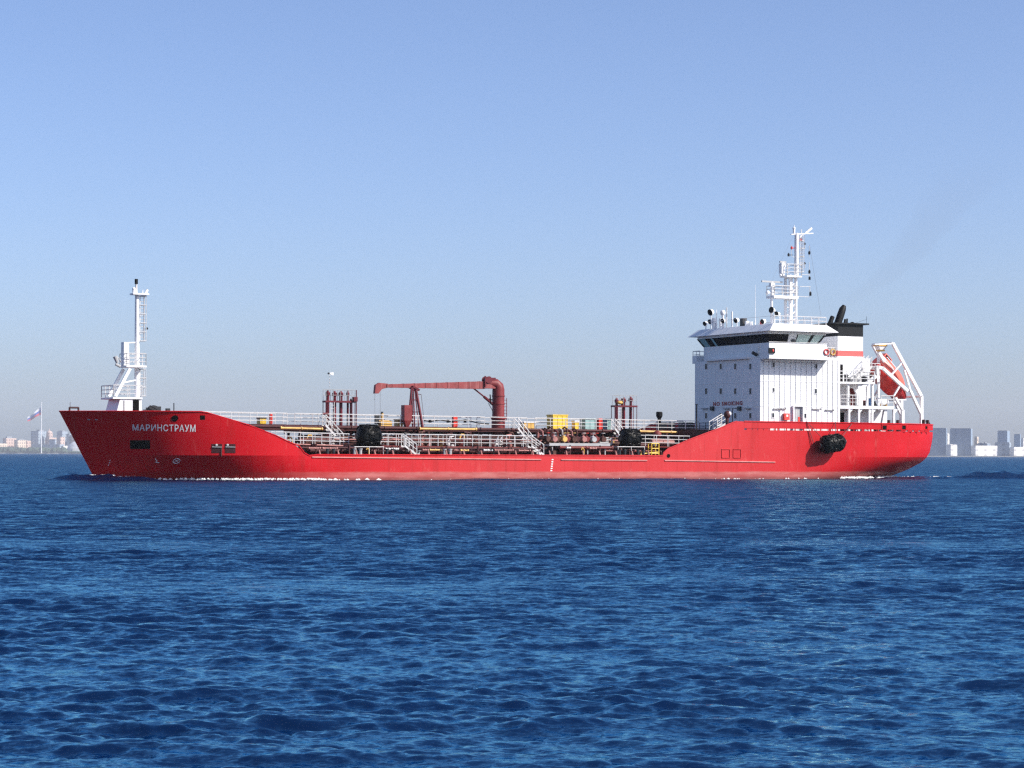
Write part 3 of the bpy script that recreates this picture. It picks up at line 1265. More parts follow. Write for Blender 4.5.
mb.box(p.x - .4, p.x - .3, Y0 - .45, Y0 - .3, p.z - .6, p.z + .35)
mb.box(p.x + .2, p.x + .75, Y0 - .3, Y0 + .25, p.z - .3, p.z + .2)
mb.box(p.x - .45, p.x + .8, Y0 - .3, Y0 + .3, p.z - .6, p.z - .2)
wq = S(495.5, 378, Y0)
mb.bar((wq.x, Y0, wq.z - .8), (wq.x, Y0, wq.z), .025, 4)
mb.bar((wq.x - .3, Y0, wq.z), (wq.x, Y0, wq.z), .025, 4)
mb.build("crane_winch", 'riser', crane, smooth=True)
mb = MB()
p = S(490, 394.5, Y0 - .5)
mb.bar(p, p + Vector((.1, 0, -.9)), .06, 5)
mb.bar(p + Vector((-.1, 0, -.4)), p + Vector((.25, 0, -.5)), .06, 5)
mb.tube([p + Vector((-.15, 0, -.8)), p + Vector((.1, 0, -1.2)), p + Vector((.4, 0, -1.7))], .03, 5)
mb.build("crane_controls", 'black', crane)
ladder(503.3, 504.5, 398, 420, -.1, crane, hoops=False, m='oxide')
# crane rest
rest = MB()
for (a, b_), (c_, d_), r in (((411.6, 387.5), (406.8, 441), .1), ((413.2, 388), (415.3, 441), .065), ((416, 390), (424.3, 437), .13), ((414.8, 390), (420.2, 440), .05)):
    rest.bar(S(a, b_, -.3), S(c_, d_, -.9), r, 6)
rest.bar(S(411.6, 387.5, .9), S(413, 437, 1.5), .08, 6)
rest.beam(S(410.5, 386.6, .2), S(417, 390.3, .2), 1.2, .16)
for py in (400, 412, 424):
    rest.bar(S(411, py, -.5), S(419 + (py - 400) * .15, py, -.5), .04, 5)
rest.build("crane_rest", 'riser', ship)
mb = MB()
p = S(421.2, 394.5, -.3)
mb.bar(p, S(424.5, 425, -.3), .02, 4)
mb.bar(p, S(417, 394, -.3), .03, 4)
mb.build("lamp_bracket", 'brown', ship)
# dark red hopper shaped tank
mb = MB()
p, q = S(404.6, 405, -1.0), S(412.0, 420.5, -1.0)
xa, xb = p.x, q.x
yb = -1.0 + .75
bot = S(407, 427, -1.0).z
mb.prismz([(xa, -1.0), (xb, -1.0), (xb, yb), (xa, yb)], q.z, p.z)
mb.prismz([(xa + .25, -.8), (xa + .5, -.8), (xa + .5, yb - .2), (xa + .25, yb - .2)], bot, q.z, [(xa, -1.0), (xb, -1.0), (xb, yb), (xa, yb)])
mb.bar((xa + .35, -.7, 2.2), (xa + .35, -.7, bot), .07, 8)
mb.build("hopper_tank", 'crane', ship)

# manifold: valves over a drip tray
mb = MB()
p, q = S(549.3, 444.6, -5.6), S(610, 445.6, -5.6)
mb.box(p.x, q.x, -5.6, -4.2, p.z - .12, p.z + .02)
mb.box(p.x, q.x, -5.63, -5.55, p.z - .1, p.z + .14)
for t in (0.06, .34, .64, .93):
    x = p.x + (q.x - p.x) * t
    mb.box(x - .05, x + .05, -5.5, -5.4, 2.0, p.z - .1)
tray = mb.build("drip_tray", 'grey', ship)
tz, tx0, tx1 = p.z, p.x, q.x
cols_ = ['brown', 'pink', 'brown', 'ochre', 'oxide', 'brown', 'maroon', 'pink', 'oxide', 'grey', 'oxide', 'brown']
for i in range(12):
    x = tx0 + .3 + i * (tx1 - tx0 - .7) / 11
    yv = -4.9 - .3 * (i % 2)
    mb = MB()
    mb.tube([(x, -2.4, tz + .55), (x, yv + .4, tz + .55), (x, yv, tz + .5)], .13, 10)
    mb.bar((x, yv + .05, tz + .5), (x, yv - .05, tz + .5), .24, 12)
    mb.bar((x, yv + .5, tz + .55), (x, yv + .42, tz + .55), .24, 12)
    mb.ball((x, yv + .25, tz + .6), .2, .2, .22)
    mb.bar((x, yv + .25, tz + .7), (x + .05, yv + .25, tz + 1.05), .035, 6)
    vv = mb.build("manifold_valve", cols_[i], ship, smooth=True)
    mb = MB()
    hc = Vector((x + .05, yv + .25, tz + 1.05))
    mb.tube([hc + Vector((.16 * math.cos(t), .16 * math.sin(t), 0)) for t in np.linspace(0, 6.28, 11)], .025, 5)
    mb.bar(hc - Vector((.16, 0, 0)), hc + Vector((.16, 0, 0)), .02, 4)
    mb.build("hand_wheel", random.choice(['sigred', 'ochre', 'white2', 'brown']), vv)
    mb = MB()
    z_ = tz + 1.15 + .12 * (i % 3)
    if i < 8:
        mb.tube([(x - .1, -3.0, 2.6), (x - .1, -3.0, z_), (x - .02, -3.25, z_ + .2), (x + .12, -3.5, z_ + .05), (x + .16, -3.5, z_ - .35)], .085, 8)
        mb.build("gooseneck_vent", cols_[(i * 5 + 1) % 12], ship, smooth=True)
# hose bundle at the end of the tray
mb = MB()
for k in range(4):
    p, q = S(598, 438 + 1.6 * k, -4.4), S(608.5, 438 + 1.6 * k, -4.4)
    mb.bar(p, q, .06, 6)
mb.tube([S(609, 440, -4.4), S(611.5, 438.5, -4.4), S(612, 442, -4.4), S(610.6, 445, -4.4)], .09, 8)
mb.build("hose_bundle", 'grey', ship, smooth=True)
# dark upright sheets under the catwalk by the crane and manifold
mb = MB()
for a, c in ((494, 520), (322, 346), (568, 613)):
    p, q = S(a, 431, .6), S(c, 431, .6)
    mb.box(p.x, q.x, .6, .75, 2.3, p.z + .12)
mb.split("dark_sheet", 'darkgrey', ship)
mb = MB()
for i in range(16):
    px = 372 + i * 9.7
    p = S(px, 433 + random.random() * 1.5, .9)
    mb.tube([(p.x, .9, 2.6), (p.x, .9, p.z), (p.x + .12, .75, p.z + .14), (p.x + .3, .6, p.z - .05)], .06, 6)
mb.split("air_pipe", 'white2', ship, smooth=True)
for i, (px, m) in enumerate(((433, 'pink'), (452, 'white2'), (465, 'oxide'), (500, 'white2'), (503.5, 'white2'), (425, 'pink'), (478, 'brown'), (290, 'oxide'), (318, 'brown'), (336, 'grey'))):
    p = S(px, 447, -4.0)
    mb = MB()
    mb.bar((p.x, -3.2, 2.6), (p.x, -3.2, 3.35), .14, 10)
    mb.bar((p.x, -3.2, 3.3), (p.x, -3.2, 3.38), .24, 10)
    mb.bar((p.x - .2, -3.3, 2.9), (p.x + .15, -3.3, 3.75), .05, 6)
    mb.ball((p.x, -3.2, 3.1), .2)
    mb.build("deck_valve", m, ship, smooth=True)
# small fittings crowding the deck behind the side walkway
protos = []
for k in range(5):
    mb = MB()
    if k == 0:
        mb.bar((0, 0, 0), (0, 0, .7), .09, 8)
        mb.bar((0, 0, .66), (0, 0, .74), .2, 10)
        mb.bar((-.1, 0, .3), (.25, 0, .3), .1, 8)
    elif k == 1:
        mb.tube([(0, 0, 0), (0, 0, .9), (.1, 0, 1.08), (.28, 0, 1.08), (.34, 0, .85)], .075, 8)
    elif k == 2:
        mb.box(-.2, .2, -.15, .15, .25, .75)
        mb.bar((0, 0, 0), (0, 0, .3), .06, 6)
        mb.bar((.28, 0, 0), (.28, 0, 1.0), .035, 6)
    elif k == 3:
        mb.bar((-.45, 0, .5), (.45, 0, .62), .1, 8)
        mb.bar((-.3, 0, 0), (-.3, 0, .55), .06, 6)
        mb.bar((.3, 0, 0), (.3, 0, .6), .06, 6)
        mb.bar((0, 0, .4), (0, 0, .95), .05, 6)
        mb.bar((0, 0, .9), (0, 0, .96), .22, 10)
    else:
        mb.ball((0, 0, .38), .26, .26, .3)
        mb.bar((0, 0, 0), (0, 0, 1.05), .05, 6)
        mb.bar((-.2, 0, 1.0), (.2, 0, 1.05), .05, 6)
    protos.append(mb)
pal = ['pink', 'brown', 'white2', 'oxide', 'maroon', 'darkgrey', 'maroon', 'grey', 'brown', 'black', 'ochre', 'brown', 'maroon']
for i in range(96):
    x = 20.5 + i * .335 + random.uniform(-.15, .15)
    if 44.5 < x < 50 and i % 2:
        continue
    y = random.choice((-6.2, -3.1, -2.9, -2.0, -1.2, -.4, -3.0))
    low = y < -6
    mb = MB()
    src = protos[random.randrange(5)]
    sc_ = random.uniform(.55, .75) if low else random.uniform(.9, 1.5)
    fl_ = random.choice((-1, 1))
    zb0 = 2.0 if low else 2.6
    mb.add([Vector((x + v.x * sc_ * fl_, y + v.y * sc_, zb0 + v.z * sc_)) for v in src.v], src.f)
    mb.build("deck_fitting", random.choice(pal), ship, smooth=True)

# deck cradles that carry the fenders
for pa, pc in ((354.5, 384), (617.5, 645)):
    p, q = S(pa, 446.8, -6.0), S(pc, 447.2, -6.0)
    mb = MB()
    for y in (-6.0, -4.4):
        mb.bar((p.x, y, p.z), (q.x, y, p.z), .035, 6)
        for t in (0.02, .5, .98):
            x = p.x + (q.x - p.x) * t
            mb.bar((x, y, 2.0), (x, y, p.z), .03, 6)
    for t in (0.25, .75):
        x = p.x + (q.x - p.x) * t
        mb.bar((x, -6.0, p.z), (x, -4.4, p.z), .05, 6)
    mb.build("fender_cradle", 'white2', ship)
# yellow ladder frames by the aft slope
mb = MB()
p, q = S(651.5, 443.5, -5.9), S(658.7, 456, -5.9)
for x in (p.x, q.x):
    for y in (-5.9, -5.3):
        mb.bar((x, y, 2.0), (x, y, p.z), .055, 6)
for zz in (p.z, p.z - .45, p.z - .9):
    mb.bar((p.x, -5.9, zz), (q.x, -5.9, zz), .045, 6)
    for x in (p.x, q.x):
        mb.bar((x, -5.9, zz), (x, -5.3, zz), .045, 6)
p = S(643, 453, -5.9)
mb.bar((p.x, -5.9, 2.3), (q.x, -5.9, 2.45), .05, 6)
mb.build("step_frame", 'yellow', ship)
# mushroom vent beside the catwalk
p, q = S(659.3, 411.7, .5), S(659.3, 418.7, .5)
mb = MB()
mb.bar((p.x, .5, 4.4), (p.x, .5, q.z + .1), .17, 12)
mb.bar((p.x, .5, q.z + .05), (p.x, .5, q.z + .25), .2, 14, .31)
mb.bar((p.x, .5, q.z + .25), (p.x, .5, p.z - .08), .31, 14)
mb.bar((p.x, .5, p.z - .08), (p.x, .5, p.z), .31, 14, .25)
mb.build("mushroom_vent", 'black', ship, smooth=True)
p = S(696.6, 404, -2.0)
mb = MB()
mb.bar((p.x, -2.0, 2.2), (p.x, -2.0, p.z), .07, 8)
mb.bar((p.x, -2.0, p.z - .08), (p.x, -2.0, p.z), .11, 8)
mb.build("lamp_post", 'darkgrey', ship)
mb = MB()
for px in (682, 690, 672, 664):
    p = S(px, 424, 1.4)
    mb.box(p.x - .3, p.x + .3, 1.3, 1.6, cz(p.x), p.z + .15)
mb.split("cable_box", 'darkgrey', ship)
mb = MB()
mb.ball(S(657, 434.5, -2.0), .42, .42, .36)
mb.bar(S(657, 445, -2.0), S(657, 434.5, -2.0), .2, 10)
mb.build("deck_tank", 'oxide', ship, smooth=True)
mb = MB()
mb.bar(S(651, 442.2, -3.0), S(673, 442.8, -3.0), .3, 12)
mb.build("deck_cylinder", 'pink', ship, smooth=True)
mb = MB()
pts = [S(424, 420.5, -.4), S(430, 421.5, -.4), S(440, 420, -.4), S(450, 421.6, -.4), S(461, 420.4, -.4), S(467, 420.2, -.4), S(478, 423, -.4), S(489, 424, -.4)]
mb.tube(pts, .055, 6)
for px in (430, 448, 465):
    p = S(px, 421, -.4)
    mb.box(p.x - .1, p.x + .1, -.5, -.3, p.z - .15, p.z + .15)
mb.build("deck_hose", 'black', ship, smooth=True)

# ------------------------------------------------------------------ deckhouse
HX0, HX1, HY_ = 65.0, 74.0, 5.8
DTOP = S(765, 357.6, -HY_).z
mb = MB()
mb.box(HX0, HX1, -HY_, HY_, POOP - .1, DTOP)
dh = mb.build("deckhouse", 'white', ship)
# plating stiffeners on the port side, seams across the front
mb = MB()
x = HX0 + .35
while x < HX1 - .1:
    mb.box(x, x + .035, -HY_ - .05, -HY_ + .01, POOP, DTOP - .05)
    x += .60
for py in (381, 406.3):
    p = S(765, py, -HY_)
    mb.box(HX0 + .05, HX1 - .05, -HY_ - .03, -HY_ + .01, p.z - .018, p.z + .018)
mb.build("plating_seam", 'white', dh)
mb = MB()
for py in (381.5, 406):
    p = SX(758, py, HX0)
    mb.box(HX0 - .02, HX0 + .01, -HY_ + .02, HY_ - .02, p.z - .02, p.z + .02)
for y in np.arange(-HY_ + .7, HY_, .72):
    mb.box(HX0 - .012, HX0 + .01, y, y + .02, POOP, DTOP)
mb.build("plating_seam", 'white', dh)


def front_window(px0, px1, py0, py1, x=HX0):
    a, c = SX(px0, py0, x), SX(px1, py1, x)
    mb = MB()
    mb.box(x - .012, x + .03, c.y, a.y, c.z, a.z)
    w = mb.build("window", 'portglass', dh)
    mb = MB()
    t = .05
    for y0, y1, z0, z1 in ((c.y - t, a.y + t, a.z, a.z + t), (c.y - t, a.y + t, c.z - t, c.z), (c.y - t, c.y, c.z, a.z), (a.y, a.y + t, c.z, a.z)):
        mb.box(x - .035, x + .01, y0, y1, z0, z1)
    mb.build("window_frame", 'white', w)


def side_window(px0, px1, py0, py1, y=-HY_):
    a, c = S(px0, py0, y), S(px1, py1, y)
    mb = MB()
    mb.box(a.x, c.x, y - .012, y + .03, c.z, a.z)
    w = mb.build("window", 'portglass', dh)
    mb = MB()
    t = .05
    for x0_, x1_, z0, z1 in ((a.x - t, c.x + t, a.z, a.z + t), (a.x - t, c.x + t, c.z - t, c.z), (a.x - t, a.x, c.z, a.z), (c.x, c.x + t, c.z, a.z)):
        mb.box(x0_, x1_, y - .05, y + .01, z0, z1)
    mb.build("window_frame", 'white', w)


for a in (705.3, 719.9, 734.4, 749.5):
    for t_, b_ in ((363.8, 369.2), (388.4, 394), (413.2, 418.4)):
        front_window(a, a + 2.1, t_, b_)
for a, t_, b_ in ((772.2, 362.5, 367.2), (815, 364, 368.6), (772.6, 388, 392), (814.5, 389, 393.6), (771.8, 413.2, 417.6), (804, 413.6, 418)):
    side_window(a, a + 2.1, t_, b_)
d0, d1 = S(793, 406.6, -HY_), S(801.4, 421, -HY_)
mb = MB()
mb.box(d0.x, d1.x, -HY_ - .02, -HY_ + .03, POOP + .15, d0.z)
dr = mb.build("door", 'grey', dh)
mb = MB()
for x in (d0.x - .12, d1.x):
    mb.box(x, x + .12, -HY_ - .25, -HY_ + .01, POOP + .05, d0.z + .12)
mb.box(d0.x, d1.x, -HY_ - .25, -HY_ + .01, d0.z, d0.z + .12)
mb.build("door_frame", 'white', dr)
mb = MB()
mb.box(d0.x + .55, d0.x + .8, -HY_ - .05, -HY_, POOP + .75, POOP + 1.3)
mb.build("door_notice", 'sigred', dr)
a, c = S(784.5, 413.4, -HY_ - .3), S(789.6, 420, -HY_ - .3)
mb = MB()
mb.box(a.x, c.x, -HY_ - .3, -HY_ - .005, c.z, a.z)
fb = mb.build("fire_hose_box", 'sigred', dh)
mb = MB()
mb.box(a.x + .2, a.x + .4, -HY_ - .32, -HY_ - .29, c.z + .3, c.z + .5)
mb.build("box_emblem", 'letters', fb)
# NO SMOKING across the front
uv, fs = text_mesh("NO SMOKING", 0.055, 1.25)
a, c = SX(713.2, 402.0, HX0), SX(742.6, 405.6, HX0)
mb = MB()
mb.add([(HX0 - .018, a.y + (c.y - a.y) * u, c.z + .04 + (a.z - .04 - c.z) * v) for u, v in uv], fs)
mb.build("lettering", 'signtext', dh)
for px, w, m in ((713, .5, 'darkgrey'), (740.2, .45, 'darkgrey'), (705.4, .9, 'grey'), (727.3, .9, 'grey'), (748.5, .9, 'grey')):
    p = SX(px, 408.5, HX0)
    mb = MB()
    hh = .2 if m == 'darkgrey' else .07
    mb.box(HX0 - .22, HX0 - .005, p.y - w / 2, p.y + w / 2, p.z - hh, p.z + hh)
    mb.build("flood_light" if m == 'darkgrey' else "window_canopy", m, dh)
mb = MB()
p0, p1, p2 = SX(732.4, 421, HX0 - 1.5), SX(732.4, 408.5, HX0 - 1.5), SX(737.2, 408.5, HX0 - 1.5)
mb.tube([p0 - Vector((0, 0, .6)), p1, p2], .05, 6)
mb.build("vent_pipe", 'darkgrey', ship)
for px, py in ((777, 408.8), (816, 409), (781, 408.4), (829, 410)):
    p = S(px, py, -HY_ - .15)
    mb = MB()
    mb.box(p.x - .35, p.x + .35, -HY_ - .15, -HY_ - .005, p.z - .04, p.z + .05)
    mb.ball((p.x + .5, -HY_ - .16, p.z), .1)
    mb.build("wall_lamp", 'grey', dh)
# ventilator head on the slope and stair beside it
mb = MB()
p, q = S(727.2, 411, -5.2), S(727.2, 421, -5.2)
mb.bar((p.x, -5.2, 4.4), (p.x, -5.2, q.z + .3), .16, 10)
mb.ball((p.x, -5.2, p.z - .35), .32, .32, .38)
vh = mb.build("ventilator", 'maroon', ship, smooth=True)
mb = MB()
mb.ball((p.x + .17, -5.36, p.z - .25), .16, .14, .2)
mb.build("ventilator_mouth", 'white', vh, smooth=True)
mb = MB()
mb.stairs(S(726, 423.5, -4.2), S(713, 431.5, -4.2), .7)
mb.build("stairs", 'white2', ship)
mb = MB()
y = -3.6
while y < 5.4:
    mb.bar((64.5, y, POOP - .2), (64.5, y, POOP + .8), .035, 5)
    y += 1.1
for k in (.25, .5, .8):
    mb.bar((64.5, -3.6, POOP + k), (64.5, 5.4, POOP + k), .03, 5)
mb.build("guard_rail", 'darkgrey', ship)

# ------------------------------------------------------------------ bridge
WX0, WX1 = 66.0, 71.6
ZS = SX(735, 345.0, WX0).z            # window sill
ZW = SX(735, 336.3, WX0 - .4).z       # window head
ZF = S(790, 331.0, -7.3).z            # foot of the roof fascia
ZR = S(790, 323.8, -6.7).z            # roof
mb = MB()
mb.box(WX0, WX1, -HY_, HY_, DTOP, ZS)
wh = mb.build("wheelhouse", 'white', ship)
slope = .45
mb = MB()
lo = [(WX0 + .03, -HY_ + .03), (WX1 - .03, -HY_ + .03), (WX1 - .03, HY_ - .03), (WX0 + .03, HY_ - .03)]
hi = [(WX0 - slope, -HY_ - slope), (WX1 + slope, -HY_ - slope), (WX1 + slope, HY_ + slope), (WX0 - slope, HY_ + slope)]
hi_w = hi
# window band: panes and mullions round the house


def band_pt(t, z, out=0.0):
    "t walks round the house: 0-1 front (port to starboard), 1-2 starboard, 2-3 aft, 3-4 port"
    k = int(t) % 4
    f = t - int(t)
    h_ = (z - ZS) / (ZW - ZS)
    q = []
    order = [0, 3, 2, 1, 0]
    for i in (order[k], order[k + 1]):
        q.append(Vector((lo[i][0] + (hi[i][0] - lo[i][0]) * h_, lo[i][1] + (hi[i][1] - lo[i][1]) * h_, z)))
    p = q[0].lerp(q[1], f)
    n_ = [Vector((-1, 0, 0)), Vector((0, 1, 0)), Vector((1, 0, 0)), Vector((0, -1, 0))][k]
    return p + n_ * out


def pane(t0, t1, m, name="window", inset=.04):
    mb = MB()
    a = [band_pt(t0, ZS, -inset), band_pt(t1 - 1e-6, ZS, -inset), band_pt(t1 - 1e-6, ZW, -inset), band_pt(t0, ZW, -inset)]
    b_ = [band_pt(t0, ZS, -inset - .04), band_pt(t1 - 1e-6, ZS, -inset - .04), band_pt(t1 - 1e-6, ZW, -inset - .04), band_pt(t0, ZW, -inset - .04)]
    mb.add(a + b_, [(0, 1, 2, 3), (7, 6, 5, 4), (0, 4, 5, 1), (1, 5, 6, 2), (2, 6, 7, 3), (3, 7, 4, 0)])
    return mb.build(name, m, wh)


def mullion(t, w, m='black', inset=-.0):
    mb = MB()
    a, c = band_pt(t, ZS), band_pt(t, ZW)
    k = int(t) % 4
    d = Vector((0, w / 2, 0)) if k in (0, 2) else Vector((w / 2, 0, 0))
    nrm = [Vector((.1, 0, 0)), Vector((0, -.1, 0)), Vector((-.1, 0, 0)), Vector((0, .1, 0))][k]
    vs = [a - d, a + d, c + d, c - d]
    vs += [v + nrm for v in vs]
    mb.add(vs, [(0, 1, 2, 3), (7, 6, 5, 4), (0, 4, 5, 1), (1, 5, 6, 2), (2, 6, 7, 3), (3, 7, 4, 0)])
    return mb.build("window_pillar", m, wh)


nf = 8
for i in range(nf):
    m = 'glass'
    if i == nf - 1:
        m = 'glassteal'
    pane(i / nf, (i + 1) / nf, m)
mb_t = [i / nf for i in range(1, nf)]
for t in mb_t:
    mullion(t, .22 if t < .8 else .5)
pane(nf / nf - .215, nf / nf - .185, 'glassteal', inset=.03)
for i in range(4):
    pane(1 + i / 4, 1 + (i + 1) / 4, 'skyglass')
    mullion(1 + (i + .02) / 4, .25)
pane(2, 3, 'glass')
# port side, from aft (3) to forward (4)
pane(3.0, 3.22, 'skyglass')
pane(3.22, 3.50, 'skyglass')
mullion(3.015, .2)
mullion(3.22, .28)
pane(3.64, 3.999, 'glass')
mullion(3.49, .15)
mb = MB()
a, c = band_pt(3.50, ZS, .02), band_pt(3.64, ZS, .02)
e_, f_ = band_pt(3.64, ZW, .02), band_pt(3.50, ZW, .02)
vs = [a, c, e_, f_]
vs += [v + Vector((0, .15, 0)) for v in vs]
mb.add(vs, [(0, 1, 2, 3), (7, 6, 5, 4), (0, 4, 5, 1), (1, 5, 6, 2), (2, 6, 7, 3), (3, 7, 4, 0)])
wd = mb.build("wheelhouse_door", 'white', wh)
mb = MB()
a = band_pt(3.55, ZS + .35 * (ZW - ZS), .045)
mb.box(a.x - .18, a.x + .2, a.y - .03, a.y + .02, a.z - .2, a.z + .25)
mb.build("door_pane", 'darkgrey', wd)
# head wall above the windows, soffit, fascia, roof
mb = MB()
s2 = slope + .35
RX0, RX1, RY = WX0 - .95, WX1 + 1.15, 7.35
f_lo = [(RX0, -RY), (RX1, -RY), (RX1, RY), (RX0, RY)]
i_ = .85
f_hi = [(RX0 + i_, -RY + i_ * .9), (RX1 - i_, -RY + i_ * .9), (RX1 - i_, RY - i_ * .9), (RX0 + i_, RY - i_ * .9)]
mb.prismz(hi, ZW, ZW + .22)
mb.prismz([(WX0 - slope + .05, -HY_ - slope + .05), (WX1 + slope - .05, -HY_ - slope + .05), (WX1 + slope - .05, HY_ + slope - .05), (WX0 - slope + .05, HY_ + slope - .05)], ZW + .22, ZF, f_lo)
mb.prismz(f_lo, ZF, ZR, f_hi)
roof = mb.build("bridge_roof", 'white', wh)
# ledge before the windows and the wings
mb = MB()
p, q = SX(707, 357, HX0), SX(750, 357, HX0)
mb.box(HX0 - .35, WX0 + .01, q.y, p.y, DTOP - .05, DTOP + .12)
mb.build("bridge_ledge", 'white', wh)
WY = 7.2
for sgn in (-1, 1):
    mb = MB()
    y0, y1 = sorted((sgn * (HY_ - .05), sgn * WY))
    xa, xb = (65.05 if sgn < 0 else WX0 + .05), WX1 - .1
    if sgn > 0:
        xb = WX1 + .9
    mb.box(xa - (.5 if sgn > 0 else 0), xb + (.95 if sgn < 0 else 0), y0, y1, DTOP - .14, DTOP + .03)
    wg = mb.build("bridge_wing", 'white', wh)
    mb = MB()
    if sgn < 0:
        mb.box(xa, xb, -WY - .01, -WY + .06, DTOP + .0301, ZS - .12)
        mb.box(xa, xa + .06, -WY + .061, -HY_ - .01, DTOP + .0301, ZS - .12)
        mb.prism([(xa - .001, DTOP - .14), (xb + .3, DTOP - .14), (xb - .2, DTOP - .35), (xa + .3, DTOP - .35)], -HY_ - .3, -HY_ + .01)
    else:
        mb.box(xa - .5, xa + .8, WY - .8, WY, DTOP + .0301, DTOP + .62)
    mb.build("wing_screen", 'white', wg)
    mb = MB()
    if sgn < 0:
        mb.rail((xb + .05, -WY + .03, DTOP + .03), (xb + .95, -WY + .03, DTOP + .03), 1.0, .5, 3, .04)
        mb.rail((xb + .95, -WY + .03, DTOP + .03), (xb + .95, -HY_, DTOP + .03), 1.0, .5, 3, .04)
        mb.bar((xa, -WY + .03, ZS - .02), (xb, -WY + .03, ZS - .02), .03, 5)
    else:
        mb.rail((xa - .45, WY - .04, DTOP + .03), (xb, WY - .04, DTOP + .03), 1.05, .8, 3, .03)
        mb.rail((xa - .45, HY_ + .1, DTOP + .03), (xa - .45, WY - .04, DTOP + .03), 1.05, .6, 3, .03)
    mb.build("guard_rail", 'white2', wg)
a, c = S(768.8, 347.8, -WY - .02), S(774.8, 353.4, -WY - .02)
mb = MB()
mb.box(a.x - .05, c.x - .05, -WY - .16, -WY - .012, c.z, a.z)
sb = mb.build("side_light_screen", 'black', wh)
mb = MB()
mb.ball(((a.x + c.x) / 2 + .05, -WY - .16, (a.z + c.z) / 2), .1, .05, .13)
mb.build("side_light", 'sigred', sb)
for px in (757.9, 764.4):
    p, q = SX(px, 346.5 if px < 760 else 345.2, WX0 - .06), SX(px, 353.6 if px < 760 else 350.6, WX0 - .06)
    mb = MB()
    mb.box(WX0 - .1, WX0 - .005, p.y - .08, p.y + .08, q.z, p.z)
    mb.build("wall_pipe", 'white', wh)
p = SX(754, 353.5, WX0 - .3)
mb = MB()
mb.bar((WX0 - .4, p.y + .15, p.z + .1), (WX0 - .1, p.y - .2, p.z - .15), .16, 8)
mb.build("wall_flood_light", 'darkgrey', wh)

# gear on the bridge roof
def roof_item(px, py_top, y, kind, m='white', r=.2):
    p = S(px, py_top, y)
    mb = MB()
    z0 = ZR - .02
    if kind == 'post':
        mb.bar((p.x, y, z0), (p.x, y, p.z), r, 8)
        return mb.build("roof_post", m, roof)
    if kind == 'whip':
        mb.bar((p.x, y, z0), (p.x, y, z0 + .6), r * 2, 6)
        mb.bar((p.x, y, z0 + .6), (p.x, y, p.z), r, 5, r * .6)
        return mb.build("whip_antenna", m, roof)
    if kind == 'dome':
        mb.bar((p.x, y, z0), (p.x, y, p.z - r), r * .45, 8)
        mb.ball((p.x, y, p.z - r), r, r, r * 1.1)
        return mb.build("antenna_dome", m, roof, smooth=True)
    if kind == 'flood':
        mb.bar((p.x, y, z0), (p.x, y, p.z - .2), .05, 6)
        mb.bar((p.x - .16, y - .03, p.z - .2), (p.x + .14, y + .04, p.z - .12), r, 12, r * .75)
        fl = mb.build("search_light", 'white', roof, smooth=True)
        mb = MB()
        mb.bar((p.x - .19, y - .035, p.z - .21), (p.x - .165, y - .03, p.z - .2), r * .95, 12)
        mb.build("lamp_glass", 'black', fl)
        return fl
    if kind == 'box':
        mb.box(p.x - r, p.x + r, y - r, y + r, z0, p.z)
        return mb.build("roof_box", m, roof)


roof_item(705.8, 321.8, 5.6, 'flood', r=.24)
roof_item(711, 319.8, 5.0, 'flood', r=.26)
roof_item(711.3, 310.6, 4.2, 'flood', r=.34)
roof_item(714, 318, 4.6, 'post', r=.18)
roof_item(716.5, 309.5, 4.4, 'whip', r=.05)
roof_item(720.4, 318.5, 3.8, 'post', r=.14)
roof_item(722.8, 310.2, 3.2, 'dome', r=.26)
roof_item(723.8, 319, 2.8, 'flood', r=.25)
roof_item(726.6, 307.5, 2.6, 'post', 'white2', r=.06)
roof_item(732, 311.5, 1.8, 'post', r=.08)
roof_item(736.8, 318.6, 1.2, 'flood', r=.27)
roof_item(743.4, 318.2, .2, 'box', 'darkgrey', r=.24)
roof_item(747, 321, -.4, 'box', 'white', r=.15)
roof_item(751, 321.6, -.8, 'box', 'white', r=.12)
roof_item(755.4, 285, -1.2, 'whip', r=.028)
roof_item(763.6, 319.6, -2.4, 'flood', r=.26)
roof_item(761.6, 321, -2.0, 'box', 'sigred', r=.12)
mb = MB()
y = -RY + i_ * .9 + .05
p, q = S(774, 323, y), S(826, 323.5, y)
mb.rail((p.x, y, ZR), (min(q.x, RX1 - i_), y, ZR), .72, .8, 2, .04)
mb.rail((RX1 - i_ - .05, y, ZR), (RX1 - i_ - .05, 5, ZR), .72, 1.2, 2, .035)
mb.rail((RX0 + i_ + .05, y, ZR), (RX0 + i_ + .05, 5.2, ZR), .72, 2.2, 1, .014)
mb.build("guard_rail", 'white2', roof)

# ------------------------------------------------------------------ radar mast
rm = bpy.data.objects.new("radar_mast", None)
COL.objects.link(rm)
rm.parent = ship
ym = 0.0
mb = MB()
la, lb = S(788, 322, ym), S(788, 275, ym)
ra_, rb_ = S(793.8, 322, ym), S(793.8, 275, ym)
for p, q in ((la, lb), (ra_, rb_)):
    for dy in (-.35, .45):
        mb.bar((p.x, ym + dy, ZR), (q.x, ym + dy, q.z), .15, 8)
zz = ZR + .5
while zz < lb.z - .4:
    mb.bar((la.x, ym - .35, zz), (ra_.x, ym - .35, zz + .55), .05, 5)
    mb.bar((ra_.x, ym - .35, zz), (ra_.x, ym + .45, zz + .55), .05, 5)
    mb.bar((la.x, ym + .45, zz + .3), (ra_.x, ym + .45, zz), .05, 5)
    zz += .7
ua, ub = S(796.4, 275, ym), S(796.4, 233, ym)
mb.bar((ua.x, ym, ua.z - .2), (ua.x, ym, ub.z), .23, 12, .19)
mb.build("mast_column", 'white', rm, smooth=True)
ladder(800, 803, 235, 272, -.1, rm, hoops=True)
